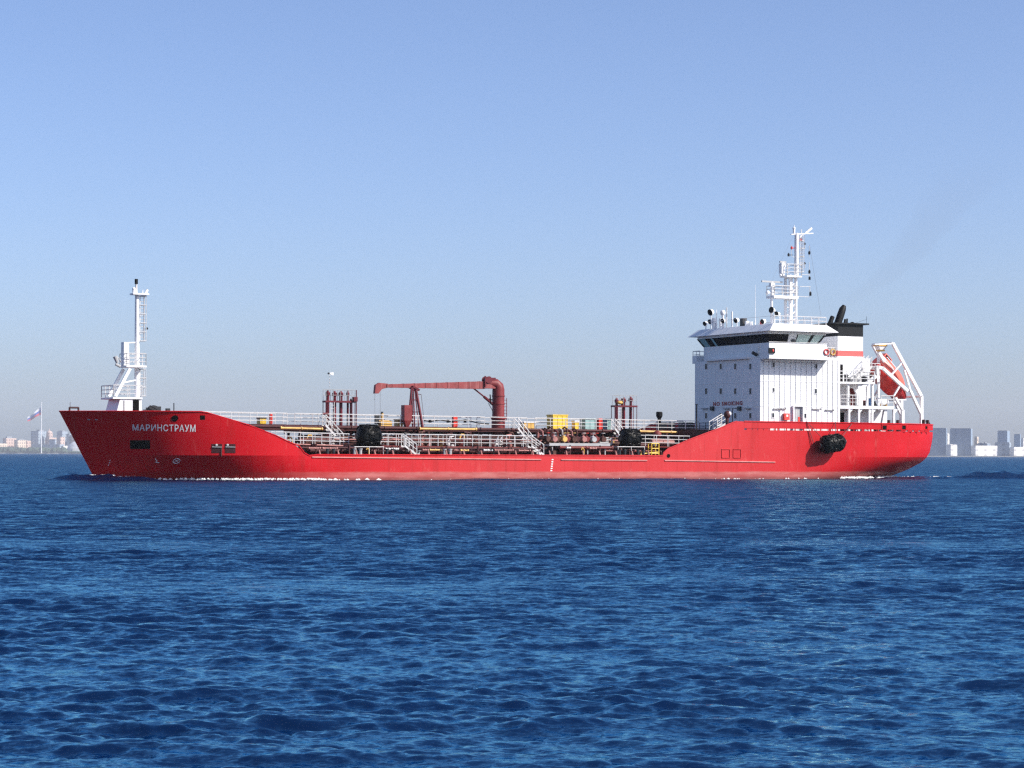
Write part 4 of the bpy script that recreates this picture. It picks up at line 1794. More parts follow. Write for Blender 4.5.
z1 = S(792, 275.4, -.9).z
a, c = S(787, 275, -.9), S(802, 275, -.9)
platform("platform", a.x, c.x, -.9, .35, z1, .15, rm, step=.9, rh=1.1)
z2 = S(785, 295.6, -.9).z
a2, c2 = S(774, 296, -.9), S(798.5, 296, -.9)
platform("platform", a2.x, c2.x, -.9, .45, z2, .26, rm, step=.9, rh=.95)
mb = MB()
p = S(771.6, 300, -.5)
mb.bar((p.x, -.5, ZR), (p.x, -.5, z2 - .2), .13, 8)
mb.build("mast_stay", 'white', rm)


def radar(px, py, y, zbase, length, bearing):
    p = S(px, py, y)
    mb = MB()
    mb.bar((p.x, y, zbase), (p.x, y, p.z - .45), .17, 10, .14)
    mb.box(p.x - .22, p.x + .22, y - .2, y + .2, p.z - .5, p.z - .12)
    r_ = mb.build("radar_pedestal", 'white', rm)
    mb = MB()
    d = Vector((math.cos(bearing), math.sin(bearing), .0)) * length / 2
    c = Vector((p.x, y, p.z))
    mb.beam(c - d, c + d, .14, .16)
    mb.build("radar_scanner", 'grey', r_)
    mb = MB()
    mb.bar(c - Vector((0, 0, .14)), c, .1, 8)
    mb.build("radar_hub", 'white', r_)


radar(772, 281.8, -.4, z2 - .2, 2.5, R(5))
radar(782.8, 262.0, -.2, z1, .8, R(10))
mb = MB()
p, q = S(781.2, 263.5, -.5), S(784.5, 273.5, -.5)
mb.box(p.x, q.x, -.6, -.1, q.z, p.z)
mb.ball(S(780.6, 275.2, -.5), .13)
mb.build("mast_cabinet", 'white', rm)
mb = MB()
p = S(767.6, 292.6, -.6)
mb.ball(p, .2)
mb.bar(p, S(771, 293, -.6), .05, 5)
mb.build("mast_lamp", 'white', rm)
mb = MB()
a, c = S(791, 234.4, 0), S(813, 233.3, 0)
mb.beam(a, c, .16, .1)
mb.beam(S(805.4, 233.3, 0), S(811.8, 228.0, 0), .12, .2)
mb.bar(S(794, 234, 0), S(794, 228.5, 0), .12, 8)
mb.ball(S(794, 228.3, 0), .15)
mb.bar(S(794.2, 228, 0), S(794.2, 225, 0), .04, 5)
mb.bar(S(801.3, 233.5, 0), S(801.3, 229.5, 0), .06, 6)
mb.beam(S(798.5, 238, 0), S(803.5, 234.3, 0), .1, .12)
mb.build("yard_arm", 'white', rm)
mb = MB()
for (p0, q0) in (((792.5, 256.9), (804, 256.9)), ((803, 257), (803, 247)), ((800, 286.6), (810.5, 286.6)), ((798, 296.4), (809, 296.9)), ((802, 274.6), (809, 274.8)), ((809.2, 262), (809.2, 277)), ((809.2, 246), (809.2, 257)), ((809.8, 286.6), (809.8, 297)), ((804.8, 243), (804.8, 249)), ((804.8, 262), (804.8, 268)), ((791.2, 245), (791.2, 256.5))):
    mb.bar(S(*p0, 0), S(*q0, 0), .03, 5)
mb.build("signal_arm", 'white2', rm)
for px, py, hh, m in ((809.3, 253, .28, 'black'), (809.4, 272, .28, 'black'), (809.6, 278.4, .28, 'black'), (810.4, 294, .34, 'black'), (804.8, 244, .12, 'darkgrey'), (804.8, 263.5, .12, 'darkgrey'), (788.6, 255, .25, 'darkgrey'), (791.6, 248, .22, 'sigred'), (800.8, 240, .2, 'sigred')):
    p = S(px, py, 0)
    mb = MB()
    mb.bar(p - Vector((0, 0, hh / 2)), p + Vector((0, 0, hh / 2)), .11, 8)
    mb.bar(p + Vector((0, 0, hh / 2)), p + Vector((0, 0, hh / 2 + .08)), .05, 6)
    if px < 790:
        mb.bar(p, S(793, py, 0), .03, 4)
    if 790 < px < 792.5 or 800 < px < 801:
        mb.bar(p, S(796.4, py, 0), .04, 4)
    mb.build("navigation_light", m, rm, smooth=True)
mb = MB()
mb.bar(S(809.6, 245, 0), S(821.3, 318, -1.5), .012, 4)
mb.bar(S(794, 234, 0), S(770, 284, -.4), .006, 4)
mb.build("halyard", 'wire', rm)
for px, py, dr_, rr in ((772.6, 310.2, (-.4, -.1, .05), .32), (777.6, 313.6, (-.42, -.15, -.1), .26)):
    p = S(px, py, -.9)
    mb = MB()
    mb.bar(p + Vector((.3, .1, 0)), p + Vector(dr_) * .4, .1, 10, rr)
    mb.bar(p + Vector((.3, .1, 0)), (p.x + .3, p.y + .1, ZR), .06, 6)
    hn = mb.build("ship_horn", 'white', rm, smooth=True)
    mb = MB()
    mb.bar(p + Vector(dr_) * .4, p + Vector(dr_) * .55, rr, 12, rr * .95)
    mb.build("horn_mouth", 'black', hn, smooth=True)

# ------------------------------------------------------------------ funnel and casing
FY = 2.6
f0, f1 = S(837.8, 345, -FY), S(863, 345, -FY)
FX0, FX1 = f0.x, f1.x
zc = S(850, 324.4, -FY).z
zb_ = S(850, 336.4, -FY).z
zs1 = S(850, 350.8, -FY).z
zs2 = S(850, 356.4, -FY).z
ch = .0


def fpoly(i=0.0):
    return [(FX0 + i, -FY + i), (FX1 - i, -FY + i), (FX1 - i, FY - i), (FX0 + i, FY - i)]


mb = MB()
mb.prismz(fpoly(), 8.0, zb_)
fun = mb.build("funnel", 'white', ship)
mb = MB()
mb.prismz(fpoly(-.004), zb_ - .0, zc)
mb.box(FX0 - .45, FX1 + .55, -FY - .25, FY + .25, zc, zc + .14)
ft = mb.build("funnel_top", 'black', fun)
mb = MB()
mb.prismz(fpoly(-.012), zs2, zs1)
mb.build("funnel_band", 'stripe', fun)
for a, c, r in (((837.2, 325), (843.2, 307.5), .36), ((829.4, 325), (832.6, 316.5), .27), ((844.4, 325), (845.2, 319.2), .13), ((846.8, 325), (847.2, 318.6), .1)):
    p, q = S(*a, -.6), S(*c, -.6)
    mb = MB()
    d = (q - p).normalized()
    if r > .3:
        mb.tube([p - d * .5, p + d * .2, p.lerp(q, .6), q - d * .15, q + Vector((.12, 0, .18))], [r, r, r, r * .92, r * .55], 14)
    else:
        mb.bar(p - d * .5, q, r, 10, r * .8)
    mb.build("exhaust_pipe", 'black', ft, smooth=True)
mb = MB()
mb.ball(S(852.3, 324.5, -.8), .3, .3, .26)
mb.build("funnel_vent", 'black', ft, smooth=True)
mb = MB()
a = S(866.5, 324, -.8)
mb.bar(a, a + Vector((0, 0, .75)), .018, 4)
mb.bar(a + Vector((0, 0, .45)), S(854, 324.5, -.8) + Vector((0, 0, .1)), .012, 4)
mb.build("funnel_stay", 'darkgrey', ft)
# casing under the funnel and the aft tween decks
mb = MB()
CZ = S(850, 358, -3.4).z
mb.box(HX1 + .01, FX1 + .25, -3.4, 3.4, POOP, CZ)
mb.build("engine_casing", 'white', ship)
ZA = S(850, 381.8, -HY_ + .1).z
ZB = S(865, 405.8, -HY_).z
AXE = S(875, 382, -HY_ + .1).x
BXE = S(894.3, 407, -HY_).x
for nm, z, xe, t, ye in (("aft_deck", ZA, AXE, .18, HY_ - .1), ("aft_deck", ZB, BXE, .3, HY_)):
    mb = MB()
    mb.box(HX1 + .01, xe, -ye, ye, z - t, z)
    ad = mb.build(nm, 'white', ship)
    mb = MB()
    if z == ZA:
        mb.rail((HX1 + .05, -ye + .05, z), (xe, -ye + .05, z), 1.0, .75, 3, .04)
        mb.rail((xe - .05, -ye + .05, z), (xe - .05, -1.6, z), 1.0, .9, 3, .04)
    else:
        mb.rail((xe - 1.5, -ye + .05, z), (xe, -ye + .05, z), 1.0, .75, 3, .035)
        mb.rail((xe - .05, -ye + .05, z), (xe - .05, 4, z), 1.0, 1.0, 3, .035)
        mb.rail((HX1 + .1, -ye + .05, z), (HX1 + 2.2, -ye + .05, z), 1.0, .75, 3, .035)
    mb.build("guard_rail", 'white2', ad)
    mb = MB()
    if z == ZA:
        for px in (848.0, 859, 861.5, 867, 872.5, 878.5):
            p = S(px, 395, -HY_ + .4)
            w = .16 if px == 859 else .09
            mb.box(p.x - w, p.x + w, -HY_ + .3, -HY_ + .5, ZB, ZA - t)
    else:
        for px in (848.8, 858.6, 869, 872, 893.6):
            p = S(px, 415, -HY_ + .15)
            w = .1
            mb.box(p.x - w, p.x + w, -HY_ + .05, -HY_ + .25, POOP, ZB - t)
            mb.prism([(p.x + w, ZB - t), (p.x + w + .4, ZB - t), (p.x + w, ZB - t - .4)], -HY_ + .1, -HY_ + .2)
        p, q = S(880, 421, -HY_ + .3), S(886.5, 410, -HY_ + .3)
        mb.prism([(p.x, POOP), (q.x, POOP), (q.x, q.z), (q.x - .3, q.z)], -HY_ + .2, -HY_ + .5)
    mb.split("deck_post", 'white', ad)
mb = MB()
mb.box(HX1 + .3, FX1 + 1.2, -3.9, -3.41, POOP, ZB - .31)
mb.box(FX1 + .26, FX1 + 2.6, -2.6, 2.6, POOP, ZB - .31)
mb.build("aft_house", 'white', ship)
d0, d1 = S(838.5, 412.5, -3.92), S(842.8, 421, -3.92)
mb = MB()
d2, d3 = S(840.6, 412.5, -4.55), S(844.2, 412.5, -4.55)
mb.box(d2.x, d3.x, -4.55, -4.45, POOP, d0.z)
mb.build("doorway", 'dark', ship)
mb = MB()
p, q = S(839.8, 364, -3.42), S(842, 371, -3.42)
mb.box(p.x, q.x + .1, -3.43, -3.405, ZA, ZA + 1.75)
mb.build("doorway", 'dark', ship)
mb = MB()
mb.stairs(S(868.5, 365, -3.9), S(853, 382, -3.9), .7, .05)
mb.build("stairs", 'white2', ship)
mb = MB()
mb.stairs(S(872, 366, -2.2), S(860, 381, -2.2), .7, .05)
mb.build("stairs", 'white2', ship)
mb = MB()
mb.beam(S(855.4, 392.5, -HY_ + .3), S(876, 376, -HY_ + .3), .22, .32)
mb.beam(S(857.5, 391, -HY_ + .3), S(857.5, 405, -HY_ + .3), .2, .3)
mb.build("davit_brace", 'white', ship)
p, q = S(868, 362, -3.0), S(878, 372, -3.0)
mb = MB()
mb.box(p.x, q.x + .2, -2.6, 1.5, ZA, ZA + .9)
mb.build("winch_housing", 'maroon', ship)
mb = MB()
for px, hh in ((851.5, 1.0), (853.2, .8)):
    p = S(px, 399, -4.4)
    mb.bar((p.x, -4.4, ZB), (p.x, -4.4, ZB + hh + .5), .13, 8)
    mb.ball((p.x, -4.4, ZB + hh + .5), .22)
mb.split("deck_ventilator", 'oxide', ship, smooth=True)

for px, py, y_, m_, w_, h_ in ((855.5, 405, -4.4, 'grey', .16, .9), (847, 405, -4.8, 'brown', .12, 1.1), (875.5, 405, -4.2, 'darkgrey', .2, .5), (852, 421, -4.4, 'darkgrey', .18, .9), (862, 421, -4.6, 'grey', .2, .6),
                                (874, 421, -4.5, 'oxide', .18, .5), (846, 381, -4.4, 'darkgrey', .2, .8), (855, 381, -3.9, 'grey', .2, .7), (864, 381, -4.2, 'darkgrey', .25, .6), (871, 381, -4.6, 'brown', .14, .9)):
    p = S(px, py, y_)
    zz = ZA if py < 390 else (ZB if py < 410 else POOP)
    mb = MB()
    mb.bar((p.x, y_, zz), (p.x, y_, zz + h_), w_, 10)
    mb.bar((p.x, y_, zz + h_ * .8), (p.x, y_, zz + h_ * .9), w_ * 1.35, 10)
    mb.box(p.x + w_, p.x + w_ * 2.2, y_ - w_ * .7, y_ + w_ * .7, zz, zz + h_ * .6)
    mb.build("deck_fitting", m_, ship, smooth=True)
# lifeboat frame
lf = bpy.data.objects.new("lifeboat_davit", None)
COL.objects.link(lf)
lf.parent = ship
YB = 0.4                       # centre plane of the boat
for y in (-1.55, 1.75):
    mb = MB()
    w, h = .26, .30
    if y < 0:
        s_ = lambda px, py: S(px, py, y)
        off = Vector((0, 0, 0))
    else:
        s_ = lambda px, py: S(px, py, -1.55) + Vector((0, 3.3, 0))
    A_, B_, C_ = s_(892.6, 343), s_(921.4, 396.5), s_(921.6, 423)
    mb.beam(A_, B_, w, h)
    mb.beam(B_ + Vector((0, 0, .1)), Vector((C_.x, C_.y, POOP)), w, h)
    mb.beam(s_(904.4, 370), s_(910.6, 391.5), w * .7, h * .6)
    mb.beam(s_(910.2, 390.6), s_(920.6, 413), w, h * .85)
    if y < 0:
        mb.beam(s_(892, 343.6), s_(874.5, 344.4), w * .6, h * .45)
    mb.beam(s_(877.2, 366), s_(877.4, 382), w, h)
    mb.beam(s_(876.5, 367), s_(883.5, 368.4), w, h)
    mb.beam(s_(882, 367.6), s_(907.6, 391), w, h)
    mb.beam(s_(891.7, 374.6), s_(901.8, 362.6), w * .6, h * .55)
    mb.beam(s_(893.8, 395.6), s_(899.4, 386.4), w * .7, h * .5)
    mb.beam(s_(895.4, 397.6), s_(902.6, 410.6), w, h * .7)
    mb.beam(s_(902.5, 409.6), Vector((s_(902.6, 423).x, y, POOP)), w, h)
    mb.build("davit_frame", 'white', lf)
mb = MB()
for px, py in ((892.6, 343.2), (921.4, 396.5), (877.2, 367.4)):
    p = S(px, py, -1.55)
    mb.bar(p, p + Vector((0, 3.3, 0)), .12, 8)
mb.beam(S(879, 352.6, -1.5), S(884.6, 361.5, -1.5), .2, .3)
mb.bar(S(884, 357, -1.5), S(893.6, 370, -1.5), .05, 6)
mb.bar(S(887, 357, -1.5), S(897, 369, -1.5), .05, 6)
mb.split("davit_cross_beam", 'white', lf)
mb = MB()
p, q = S(879, 344.8, -.9), S(886.6, 351, -.9)
mb.prismz([(p.x + .25, -.8), (q.x - .25, -.8), (q.x - .25, -.2), (p.x + .25, -.2)], q.z, p.z - .12, [(p.x, -.9), (q.x, -.9), (q.x, -.1), (p.x, -.1)])
mb.bar(((p.x + q.x) / 2, -.2, ZA), ((p.x + q.x) / 2, -.2, q.z), .16, 8)
hd = mb.build("davit_head", 'white', lf)
mb = MB()
mb.box(p.x - .05, q.x + .05, -.95, -.05, p.z - .12, p.z + .04)
mb.box(p.x + .18, q.x - .18, -.86, -.14, q.z - .03, q.z + .12)
mb.build("davit_head_band", 'ochre', hd)
mb = MB()
p = S(877.5, 366, -1.5)
mb.rail((p.x - .9, -1.5, ZA + .9), (p.x + .3, -1.5, ZA + .9), 1.1, .5, 4, .035)
mb.build("boarding_rail", 'white2', lf)
mb = MB()
p = S(899, 397, -1.3)
mb.box(p.x - .5, p.x + .9, -1.3, 1.5, p.z - .32, p.z - .2)
mb.build("release_platform", 'white', lf)
mb = MB()
for px in (887, 896, 926):
    p = S(px, 421, -5.4)
    mb.bar((p.x, -5.0, POOP), (p.x, -5.0, S(px, 419.6, -5.0).z), .16, 8)
    mb.bar((p.x + .5, -5.0, POOP), (p.x + .5, -5.0, S(px, 420, -5.0).z), .16, 8)
mb.build("stern_bitts", 'maroon', ship)
mb = MB()
p = S(926, 420.8, -4.0)
mb.tube([(p.x - .4, -4, 5.1), (p.x - .3, -4, 5.5), (p.x + .2, -4, 5.62), (p.x + .5, -4, 5.2)], .09, 8)
mb.build("stern_roller", 'darkgrey', ship)

# ------------------------------------------------------------------ lifeboat (rests in the davit)
def lifeboat():
    L, Wd = 5.1, 2.4
    a, c = S(886.6, 367.0, -1.0), S(909.6, 393.5, -1.0)
    mid = (a + c) / 2
    mid.y = YB
    pitch = math.atan2(-(c.z - a.z), c.x - a.x)
    base = Vector((mid.x, YB, mid.z))
    e = empty("lifeboat", base, "enclosed orange free fall lifeboat tilted nose down in the white stern davit", "lifeboat")
    rot = Matrix.Rotation(pitch, 3, 'Y')

    def loft(secs, n, fn):
        mb = MB()
        vs, fs = [], []
        for i in range(secs + 1):
            t = i / secs
            for j in range(n):
                vs.append(rot @ Vector(fn(t, j / n)))
        for i in range(secs):
            for j in range(n):
                a_, b_ = i * n + j, i * n + (j + 1) % n
                fs.append((a_, b_, b_ + n, a_ + n))
        fs += [tuple(range(n - 1, -1, -1)), tuple(secs * n + j for j in range(n))]
        return mb.add(vs, fs)

    def wid(t):
        return Wd / 2 * (min(1, (.72 + t * .9)) if t < .3 else max(.12, 1 - max(0, (t - .5) / .5) ** 2.2 * .88))

    def hullf(t, u):
        x = -L / 2 + L * t
        th = math.pi * (u if u < .999 else .999)
        w = wid(t)
        ang = 2 * math.pi * u
        yy = math.cos(ang) * w
        zz = math.sin(ang)
        dep = 1.2 * (1 - max(0, (t - .55) / .45) ** 2 * .75)
        if zz < 0:
            return (x, yy, zz * dep)
        return (x, yy * 1.02, zz * .12)

    def canf(t, u):
        x = -L / 2 + .12 + (L - .5) * t
        ang = 2 * math.pi * u
        w = wid(t * .95) * .94
        top = 1.2 * (1 - max(0, (t - .45) / .55) ** 1.8 * .85) * (.8 + min(.2, t))
        yy, zz = math.cos(ang), math.sin(ang)
        sg = lambda v, p: math.copysign(abs(v) ** p, v)
        return (x, sg(yy, .8) * w, (sg(zz, .75) * top + .08) if zz > 0 else .06)

    h_ = loft(22, 24, hullf).build("boat_hull", 'boathull', e, smooth=True, angle=40)
    k_ = loft(22, 24, canf).build("canopy", 'orange', e, smooth=True, angle=40)
    mb = MB()
    vs = [(-L / 2 + .15, -.5, 1.1), (-L / 2 + 1.3, -.5, 1.1), (-L / 2 + 1.15, -.42, 1.5), (-L / 2 + .2, -.42, 1.5)]
    vs += [(x, -y, z) for x, y, z in vs]
    mb.add([rot @ Vector(v) for v in vs], [(0, 1, 2, 3), (7, 6, 5, 4), (0, 4, 5, 1), (1, 5, 6, 2), (2, 6, 7, 3), (3, 7, 4, 0)])
    cn = mb.build("steering_cupola", 'orange', e)
    mb = MB()
    mb.add([rot @ Vector(v) for v in ((-L / 2 + .25, -.515, 1.16), (-L / 2 + 1.15, -.515, 1.16), (-L / 2 + 1.08, -.46, 1.42), (-L / 2 + .3, -.46, 1.42))], [(0, 1, 2, 3)])
    mb.build("cupola_window", 'glass', cn)
    mb = MB()
    for sg in (-1, 1):
        pts = [rot @ Vector((-L / 2 + L * t, sg * wid(t) * 1.04, .05)) for t in np.linspace(.02, .97, 16)]
        mb.tube(pts, .055, 6)
    mb.build("fender_strip", 'orange', e, smooth=True)
    mb = MB()
    c_ = rot @ Vector((-L / 2 - .1, 0, -.55))
    mb.tube([c_ + Vector((0, .3 * math.cos(t), .3 * math.sin(t))) for t in np.linspace(0, 6.28, 14)], .05, 6)
    mb.build("propeller_guard", 'grey', e)


lifeboat()

# ------------------------------------------------------------------ fenders
def fender(name, centre, length, rad, label, tilt=0.0, ropes=None, group="black rubber ship fenders"):
    base = Vector((centre.x, centre.y, centre.z - rad))
    e = empty(name, base, label, "fender", group)
    mb = MB()
    n = 26
    secs = 22
    vs, fs = [], []
    rt = Matrix.Rotation(tilt, 3, 'Y')
    c0 = Vector((0, 0, rad))
    for i in range(secs + 1):
        t = -1 + 2 * i / secs
        x = t * length / 2
        k = max(0, (abs(t) - .45) / .55)
        r = rad * math.sqrt(max(.03, 1 - k ** 2.3 * .97))
        for j in range(n):
            a = 2 * math.pi * j / n
            rr = r * (1 + .025 * math.sin(7 * a + 5 * t) + .02 * math.sin(13 * t + 3 * a))
            vs.append(c0 + rt @ Vector((x, rr * math.cos(a), rr * math.sin(a))))
    for i in range(secs):
        for j in range(n):
            a, b_ = i * n + j, i * n + (j + 1) % n
            fs.append((a, b_, b_ + n, a + n))
    fs += [tuple(range(n - 1, -1, -1)), tuple(secs * n + j for j in range(n))]
    mb.add(vs, fs)
    body = mb.build("fender_body", 'rubber', e, smooth=True, angle=60)
    # net of old tyres round the body
    mb = MB()
    for t in (-.5, -.05, .42):
        for j in range(8):
            a = 2 * math.pi * (j + (.5 if t == -.05 else 0)) / 8
            ctr = c0 + rt @ Vector((t * length / 2, rad * math.cos(a), rad * math.sin(a)))
            axis = rt @ Vector((0, math.cos(a), math.sin(a)))
            u_ = rt @ Vector((1, 0, 0))
            v_ = axis.cross(u_)
            pts = [ctr + (u_ * math.cos(q) + v_ * math.sin(q)) * rad * .30 for q in np.linspace(0, 2 * math.pi, 11)]
            mb.tube(pts, rad * .09, 6)
    mb.build("tyre_net", 'rubber', e, smooth=True)
    mb = MB()
    for sg in (-1, 1):
        c = c0 + rt @ Vector((sg * length / 2 * 1.0, 0, 0))
        mb.bar(c - rt @ Vector((.1, 0, 0)), c + rt @ Vector((.1, 0, 0)), rad * .3, 12)
    mb.split("end_fitting", 'darkgrey', e)
    if ropes:
        mb = MB()
        for p, q in ropes:
            mb.bar(Vector(p) - base, Vector(q) - base, .03, 5)
        mb.build("hanging_rope", 'rope', e)
    return e


p = S(368.8, 436.2, -5.25)
fender("rubber_fender", p, 2.15, .93, "big black fender lying on deck forward of the crane")
p = S(630.3, 439.0, -5.25)
fender("rubber_fender", p, 1.95, .86, "big black fender lying on deck near the yellow step frame")
p = S(832.4, 443.4, -HB - .84)
r_ = [(S(806.5, 421.6, -HB - .05), S(824, 440, -HB - .9)), (S(806.5, 421.6, -HB - .05), S(814.5, 446, -HB - .15)), (S(835.5, 421.7, -HB - .05), S(835.6, 436, -HB - .9)),
      (S(852, 423.5, -HB - .05), S(842, 437, -HB - .8)), ]
fender("rubber_fender", p, 2.75, .78, "black fender hung on ropes against the red hull under the deckhouse", R(-8), r_)

# ------------------------------------------------------------------ loose gear on the catwalk
def crate(name, px0, px1, py0, py1, y, dy, m, label, cat, lid=None, ribs=3, group=None, base_z=None):
    a, c = S(px0, py0, y), S(px1, py1, y)
    # the forward end face takes its share of the measured width
    sh = dy * 5.4 / 8.9
    x0_, x1_ = a.x + sh, c.x
    z0_ = base_z if base_z is not None else cz(c.x)
    base = Vector(((x0_ + x1_) / 2, y + dy / 2, z0_))
    e = empty(name, base, label, cat, group)
    mb = MB()
    mb.box(x0_, x1_, y, y + dy, z0_ + .05, a.z - (.1 if lid else 0))
    for i in range(ribs + 1):
        x = x0_ + (x1_ - x0_ - .06) * i / max(1, ribs)
        mb.box(x, x + .06, y - .03, y - .001, z0_ + .1, a.z - .12)
    mb.box(x0_ + .02, x0_ + .14, y + .05, y + dy - .05, z0_, z0_ + .05)
    mb.box(x1_ - .14, x1_ - .02, y + .05, y + dy - .05, z0_, z0_ + .05)
    mb.build("crate_body", m, e, origin=base)
    if lid:
        mb = MB()
        mb.box(x0_ - .05, x1_ + .05, y - .05, y + dy + .05, a.z - .1, a.z)
        mb.build("lid", lid, e, origin=base)
    return e


crate("storage_crate", 546, 567.6, 414.4, 426.5, .5, 1.2, 'yellow', "largest bright yellow locker on the catwalk, aft of the crane", "locker", 'yellow')
crate("storage_crate", 255, 266, 417.4, 424, .3, .8, 'yellow', "small yellow box with a dark lid at the forward end of the catwalk", "locker", 'darkgrey', 4)
crate("storage_crate", 392.8, 402.8, 418.6, 425.6, .2, .8, 'ochre', "ochre box on the catwalk beside the dark red hopper tank", "locker", 'darkgrey', 4)
crate("storage_crate", 571.4, 578.8, 420.5, 427.2, .4, .6, 'yellow', "yellow and white locker between the big yellow locker and teal covers", "locker", 'white', 1)
crate("storage_crate", 520, 535, 421.5, 426, .6, .7, 'ochre', "low ochre box on the catwalk between crane and big yellow locker", "locker", 'white', 3)
crate("covered_stack", 579.5, 595.5, 418.2, 427.5, .6, 1.0, 'teal', "wide teal covered stack on the catwalk aft of the lockers", "covered stack", 'teal', 2, "teal covered stacks on the catwalk")
crate("covered_stack", 601.5, 611.5, 418.4, 427.8, .7, 1.0, 'teal', "narrow teal covered stack behind the red cabinet near the aft risers", "covered stack", 'teal', 2, "teal covered stacks on the catwalk")
crate("red_cabinet", 596, 602.4, 418.2, 425.5, .35, .5, 'sigred', "red cabinet on the catwalk between the two teal covered stacks", "cabinet", None, 1)
crate("red_cabinet", 450.5, 457.5, 416.8, 424.2, .3, .5, 'sigred', "red cabinet alone on the catwalk halfway between hopper tank and crane", "cabinet", None, 1)
e = crate("red_cabinet", 267.2, 272.4, 413.8, 421.5, .3, .5, 'sigred', "red cabinet on the catwalk beside the small yellow box", "cabinet", None, 1)
# tall yellow bottle rack beside the forward fender
a, c = S(381, 421.6, -.2), S(392, 425.8, -.2)
base = Vector(((a.x + c.x) / 2, 0.1, cz(a.x)))
e = empty("pump_unit", base, "yellow pump unit with an upright stack beside the forward fender", "pump")
mb = MB()
mb.box(a.x, c.x, -.2, .5, cz(a.x) + .02, a.z + .05)
mb.bar((a.x - .05, .15, a.z - .1), (c.x, .15, a.z - .1), .22, 10)
mb.build("pump_body", 'ochre', e, origin=base)
mb = MB()
t = S(382.5, 413.5, 0)
mb.bar((t.x, .1, cz(a.x)), (t.x, .1, t.z), .14, 10)
mb.build("stack_pipe", 'ochre', e, origin=base, smooth=True)
mb = MB()
mb.bar((t.x, .1, t.z), (t.x, .1, t.z + .16), .1, 8)
mb.build("stack_cap", 'darkgrey', e, origin=base)
# blue drum and raft canister on the aft deck
p, q = S(869.6, 398.6, -4.6), S(869.6, 406, -4.6)
base = Vector((p.x, -4.6, ZB))
e = empty("storage_drum", base, "blue plastic drum standing on the white aft deck", "drum")
mb = MB()
mb.bar((p.x, -4.6, ZB), (p.x, -4.6, p.z), .27, 14)
for z in (ZB + .2, ZB + .45, p.z - .03):
    mb.bar((p.x, -4.6, z - .025), (p.x, -4.6, z + .025), .285, 14)
mb.build("drum_body", 'blue', e, origin=base, smooth=True)
mb = MB()
mb.bar((p.x, -4.6, p.z), (p.x, -4.6, p.z + .03), .24, 14)
mb.build("drum_lid", 'darkgrey', e, origin=base, smooth=True)
p = S(882.3, 402.2, -5.0)
base = Vector((p.x, -5.0, ZB))
e = empty("raft_canister", base, "white liferaft canister in a cradle on the aft deck below the lifeboat", "liferaft")
mb = MB()
mb.tube([(p.x - .65, -5, p.z), (p.x - .6, -5, p.z), (p.x - .5, -5, p.z), (p.x + .5, -5, p.z), (p.x + .6, -5, p.z), (p.x + .65, -5, p.z)], [.1, .24, .31, .31, .24, .1], 14)
mb.build("canister_shell", 'white', e, origin=base, smooth=True)
mb = MB()
for dx in (-.35, .35):
    mb.box(p.x + dx - .05, p.x + dx + .05, -5.3, -4.7, ZB, p.z - .22)
mb.build("canister_cradle", 'ochre', e, origin=base)
p = S(864.5, 403, -4.6)
base = Vector((p.x, -4.6, ZB))
e = empty("tool_box", base, "small dark red box beside the blue drum on the aft deck", "box")
mb = MB()
mb.box(p.x - .2, p.x + .2, -4.8, -4.4, ZB, ZB + .5)
mb.build("box_body", 'maroon', e, origin=base)
mb = MB()
mb.box(p.x - .22, p.x + .22, -4.82, -4.38, ZB + .5, ZB + .55)
mb.build("box_lid", 'sigred', e, origin=base)
# lifebuoys
for px, py, y, lab in ((832.8, 352, -WY - .06, "orange lifebuoy on the rail of the port bridge wing"), (826.5, 352, -WY - .06, "reddish lifebuoy on the wing rail just forward of the orange one")):
    p = S(px, py, y)
    mb = MB()
    mb.tube([Vector((0.25 * math.cos(t), 0, .25 * math.sin(t))) for t in np.linspace(0, 2 * math.pi, 17)], .07, 8)
    ob = mb.build("lifebuoy", 'ochre' if px > 830 else 'stripe', None, smooth=True)
    place(ob, p)
    tag(ob, lab, "lifebuoy", "lifebuoys on the bridge wing rail")

